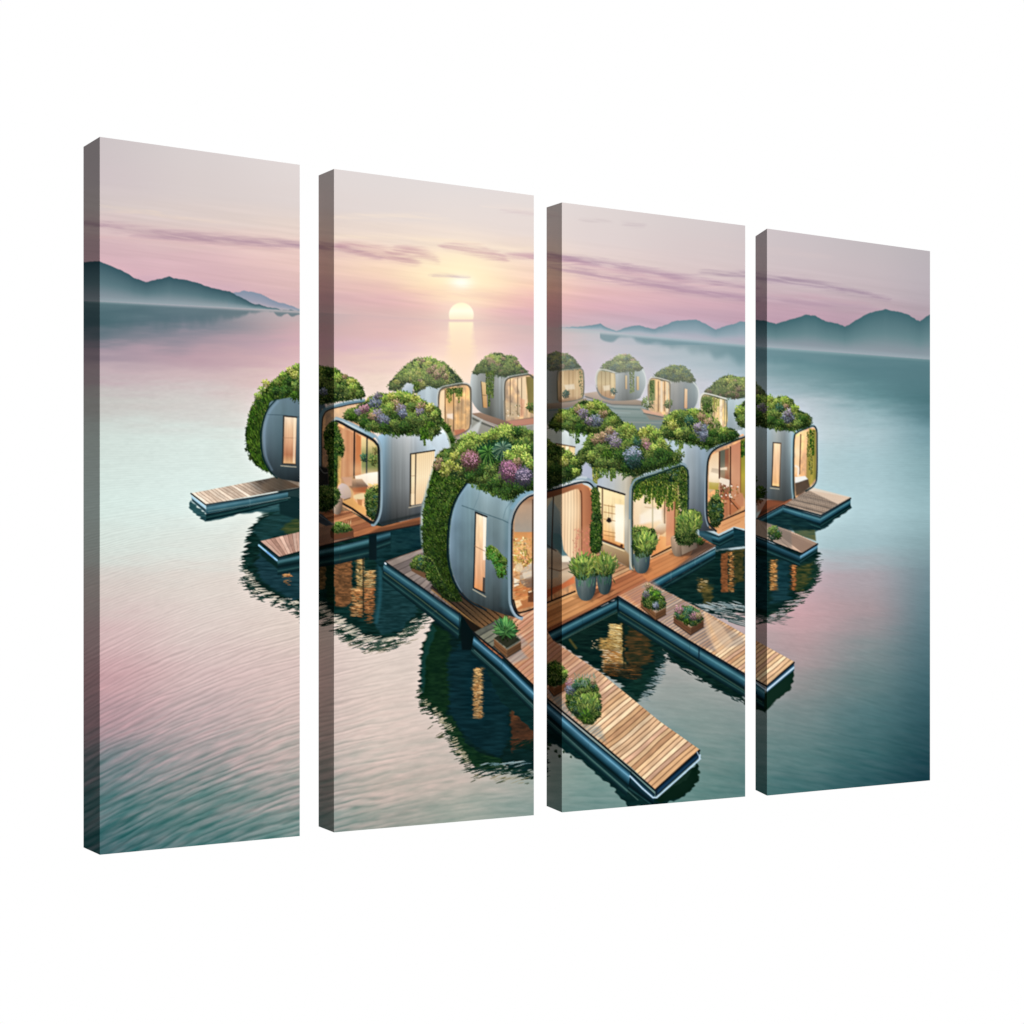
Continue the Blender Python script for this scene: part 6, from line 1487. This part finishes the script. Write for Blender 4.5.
def cloth_material():
    m = bpy.data.materials.new('bare_canvas'); m.use_nodes = True
    nt = m.node_tree; b = nt.nodes['Principled BSDF']
    n = nt.nodes.new('ShaderNodeTexNoise'); n.inputs['Scale'].default_value = 220
    r = nt.nodes.new('ShaderNodeValToRGB'); r.color_ramp.elements[0].color = (.66, .63, .57, 1); r.color_ramp.elements[1].color = (.76, .73, .68, 1)
    nt.links.new(n.outputs['Fac'], r.inputs[0]); nt.links.new(r.outputs[0], b.inputs['Base Color'])
    b.inputs['Roughness'].default_value = .95
    return m


CANVAS, PINE, CLOTH = canvas_material(), wood_material(), cloth_material()


def sheet(name, c00, c10, c11, c01, nu, nv, root, mat, ink=True, org=None):
    """flat sheet between four corners (np 3-vectors), nu x nv cells, ink in a colour attribute"""
    u = np.linspace(0, 1, nu + 1)[None, :, None]; v = np.linspace(0, 1, nv + 1)[:, None, None]
    P = (c00 * (1 - u) + c10 * u) * (1 - v) + (c01 * (1 - u) + c11 * u) * v
    me = bpy.data.meshes.new(name)
    nV = (nu + 1) * (nv + 1); nF = nu * nv
    me.vertices.add(nV); me.loops.add(nF * 4); me.polygons.add(nF)
    # the sheet in its root's own frame (x along the canvas, y back, z up)
    Q = P - org
    loc = np.stack([Q[..., 0] * PDIR[0] + Q[..., 1] * PDIR[1], Q[..., 0] * DDIR[0] + Q[..., 1] * DDIR[1], Q[..., 2]], -1)
    me.vertices.foreach_set('co', loc.astype(np.float32).ravel())
    a = (np.arange(nv)[:, None] * (nu + 1) + np.arange(nu)[None, :])
    idx = np.stack([a, a + nu + 1, a + nu + 2, a + 1], -1).astype(np.int32).ravel()
    me.loops.foreach_set('vertex_index', idx)
    me.polygons.foreach_set('loop_start', np.arange(0, nF * 4, 4, dtype=np.int32))
    me.update(calc_edges=True)
    if ink:
        at = me.color_attributes.new('ink', 'FLOAT_COLOR', 'POINT')
        c = np.ones((nV, 4), np.float32); c[:, :3] = sample(P).reshape(-1, 3)
        at.data.foreach_set('color', c.ravel())
    me.materials.append(mat)
    o = bpy.data.objects.new(name, me); col.objects.link(o); o.parent = root
    return o


def box_mesh(me_list, x0, x1, y0, y1, z0, z1):
    n = len(me_list[0])
    me_list[0] += [(x0, y0, z0), (x1, y0, z0), (x1, y1, z0), (x0, y1, z0), (x0, y0, z1), (x1, y0, z1), (x1, y1, z1), (x0, y1, z1)]
    me_list[1] += [tuple(n + i for i in f) for f in ((0, 3, 2, 1), (4, 5, 6, 7), (0, 1, 5, 4), (1, 2, 6, 5), (2, 3, 7, 6), (3, 0, 4, 7))]


# columns of each canvas on the sheet: front left, front right, top/bottom rows there,
# then where the back of the left edge stands
PANELS = [
    (99.8, 299.7, 136.8, 164.8, 854.8, 836.0, 83.5, 146.8, 847.4,
     'leftmost canvas panel, printed with misty hills, pink water and a grass-backed pod'),
    (334.0, 533.8, 168.9, 195.4, 832.4, 815.2, 318.6, 175.4, 826.4,
     'second canvas panel from the left, printed with the setting sun above floating pods'),
    (561.9, 745.2, 202.4, 225.6, 812.4, 796.6, 546.6, 207.4, 806.0,
     'third canvas panel from the left, printed with two wooden jetties and potted plants'),
    (767.0, 930.0, 228.6, 251.2, 795.6, 780.4, 755.5, 236.2, 790.0,
     'rightmost canvas panel, printed with dark blue hills, open water and a jetty end'),
]
GROUP = 'four canvas panels of one split picture'

for (xa, xb, ta, tb, ba, bb, xs, ts, bs, label) in PANELS:
    A = on_plane(xa); B = on_plane(xb)
    # depth of the stretcher: where the ray through column xs meets the left side plane
    r = np.array([(xs - CX) / FP, 1.0])
    M = np.array([[DDIR[0], -r[0]], [DDIR[1], -r[1]]])
    dep, _ = np.linalg.solve(M, -A)
    Ab = A + DDIR * dep; Bb = B + DDIR * dep
    v3 = lambda p, z: np.array([p[0], p[1], z])
    TL, TR, BL, BR = v3(A, z_at(A, ta)), v3(B, z_at(B, tb)), v3(A, z_at(A, ba)), v3(B, z_at(B, bb))
    zt, zb = z_at(Ab, ts), z_at(Ab, bs)
    TLb, BLb = v3(Ab, zt), v3(Ab, zb)
    TRb, BRb = v3(Bb, TR[2] + (zt - TL[2])), v3(Bb, BR[2] + (zb - BL[2]))
    org = np.array([(A[0] + B[0]) / 2, (A[1] + B[1]) / 2, BL[2]])
    root = bpy.data.objects.new('canvas_print', None)
    root.empty_display_size = .1; root.location = tuple(org)
    root.rotation_euler = (0, 0, math.atan2(PDIR[1], PDIR[0]))
    root['label'] = label; root['category'] = 'canvas print'; root['group'] = GROUP
    col.objects.link(root)
    nu = int((xb - xa) * 1.5); nv = int((ba - ta) * 1.4)
    sheet('printed_face', TL, TR, BR, BL, nu, nv, root, CANVAS, org=org)
    ns = 26
    e = sheet('wrapped_edge', TLb, TL, BL, BLb, ns, nv, root, CANVAS, org=org)
    e['label'] = 'dark shaded left edge with the picture folded round it'
    sheet('wrapped_edge', TR, TRb, BRb, BR, 8, nv // 2, root, CANVAS, org=org)
    sheet('wrapped_edge', TLb, TRb, TR, TL, nu // 2, 8, root, CANVAS, org=org)
    sheet('wrapped_edge', BL, BR, BRb, BLb, nu // 2, 8, root, CANVAS, org=org)
    # behind: the pine stretcher bars and the bare back of the cloth
    W = np.linalg.norm(B - A); H = TL[2] - BL[2]; g = .004; bw = .038; y0, y1 = .006, dep - .001
    lo = max(BLb[2], BRb[2], BL[2], BR[2]) - org[2] + g; hi = min(TLb[2], TRb[2], TL[2], TR[2]) - org[2] - g
    L = [[], []]
    box_mesh(L, -W / 2 + g, -W / 2 + g + bw, y0, y1, lo, hi); box_mesh(L, W / 2 - g - bw, W / 2 - g, y0, y1, lo, hi)
    box_mesh(L, -W / 2 + g + bw, W / 2 - g - bw, y0, y1, lo, lo + bw); box_mesh(L, -W / 2 + g + bw, W / 2 - g - bw, y0, y1, hi - bw, hi)
    me = bpy.data.meshes.new('stretcher_frame'); me.from_pydata(L[0], [], L[1]); me.materials.append(PINE)
    o = bpy.data.objects.new('stretcher_frame', me); col.objects.link(o); o.parent = root
    me = bpy.data.meshes.new('canvas_back')
    me.from_pydata([(-W / 2 + g, .003, lo), (W / 2 - g, .003, lo), (W / 2 - g, .003, hi), (-W / 2 + g, .003, hi)], [], [(0, 3, 2, 1)]); me.materials.append(CLOTH)
    o = bpy.data.objects.new('canvas_back', me); col.objects.link(o); o.parent = root
    print('panel W %.3f H %.3f depth %.4f' % (W, H, dep))

# ---- lighting: world white ahead, dimmed elsewhere to shade the left edges,
#      plus an unseen area light added square on to the pictures
w = bpy.data.worlds.new('World'); sc.world = w; w.use_nodes = True
nt = w.node_tree; bg = nt.nodes['Background']
tc = nt.nodes.new('ShaderNodeTexCoord')
dt = nt.nodes.new('ShaderNodeVectorMath'); dt.operation = 'DOT_PRODUCT'; dt.inputs[1].default_value = (0, 1, 0)
nt.links.new(tc.outputs['Generated'], dt.inputs[0])
mr = nt.nodes.new('ShaderNodeMapRange'); mr.interpolation_type = 'SMOOTHSTEP'
mr.inputs['From Min'].default_value = .55; mr.inputs['From Max'].default_value = .82
mr.inputs['To Min'].default_value = WORLD_DARK; mr.inputs['To Max'].default_value = 1.0
nt.links.new(dt.outputs['Value'], mr.inputs['Value'])
nt.links.new(mr.outputs[0], bg.inputs['Color']); bg.inputs['Strength'].default_value = 1.0

ctr = (PN + on_plane(930.)) / 2
DIST = 9.0
la = bpy.data.lights.new('added_key_light', 'AREA'); la.shape = 'SQUARE'; la.size = 2.5; la.energy = ADDED_KEY_LIGHT  # added area light, out of view, brightens the printed faces
lo_ = bpy.data.objects.new('added_key_light', la); col.objects.link(lo_)
aim = -DDIR * math.cos(.02) + PDIR * math.sin(.02)
lo_.location = (ctr[0] + aim[0] * DIST, ctr[1] + aim[1] * DIST, CAM_Z + 1.0)
import mathutils
dv = mathutils.Vector((ctr[0], ctr[1], CAM_Z + .05)) - lo_.location
lo_.rotation_euler = dv.to_track_quat('-Z', 'Y').to_euler()

cd = bpy.data.cameras.new('camera'); cam = bpy.data.objects.new('camera', cd); col.objects.link(cam)
cam.location = (0, 0, CAM_Z); cam.rotation_euler = (math.pi / 2, 0, 0)
cd.sensor_width = 36.0; cd.sensor_fit = 'HORIZONTAL'; cd.lens = 36.0 * FP / 1024.0
cd.shift_x = 0.0; cd.shift_y = (CY - 512.0) / 1024.0
cd.clip_start = .05; cd.clip_end = 200
sc.camera = cam
sc.view_settings.view_transform = 'Standard'; sc.view_settings.look = 'None'
sc.view_settings.exposure = 0; sc.view_settings.gamma = 1
try: sc.view_settings.use_curve_mapping = False
except Exception: pass
sc.render.film_transparent = False
sc.cycles.max_bounces = 6
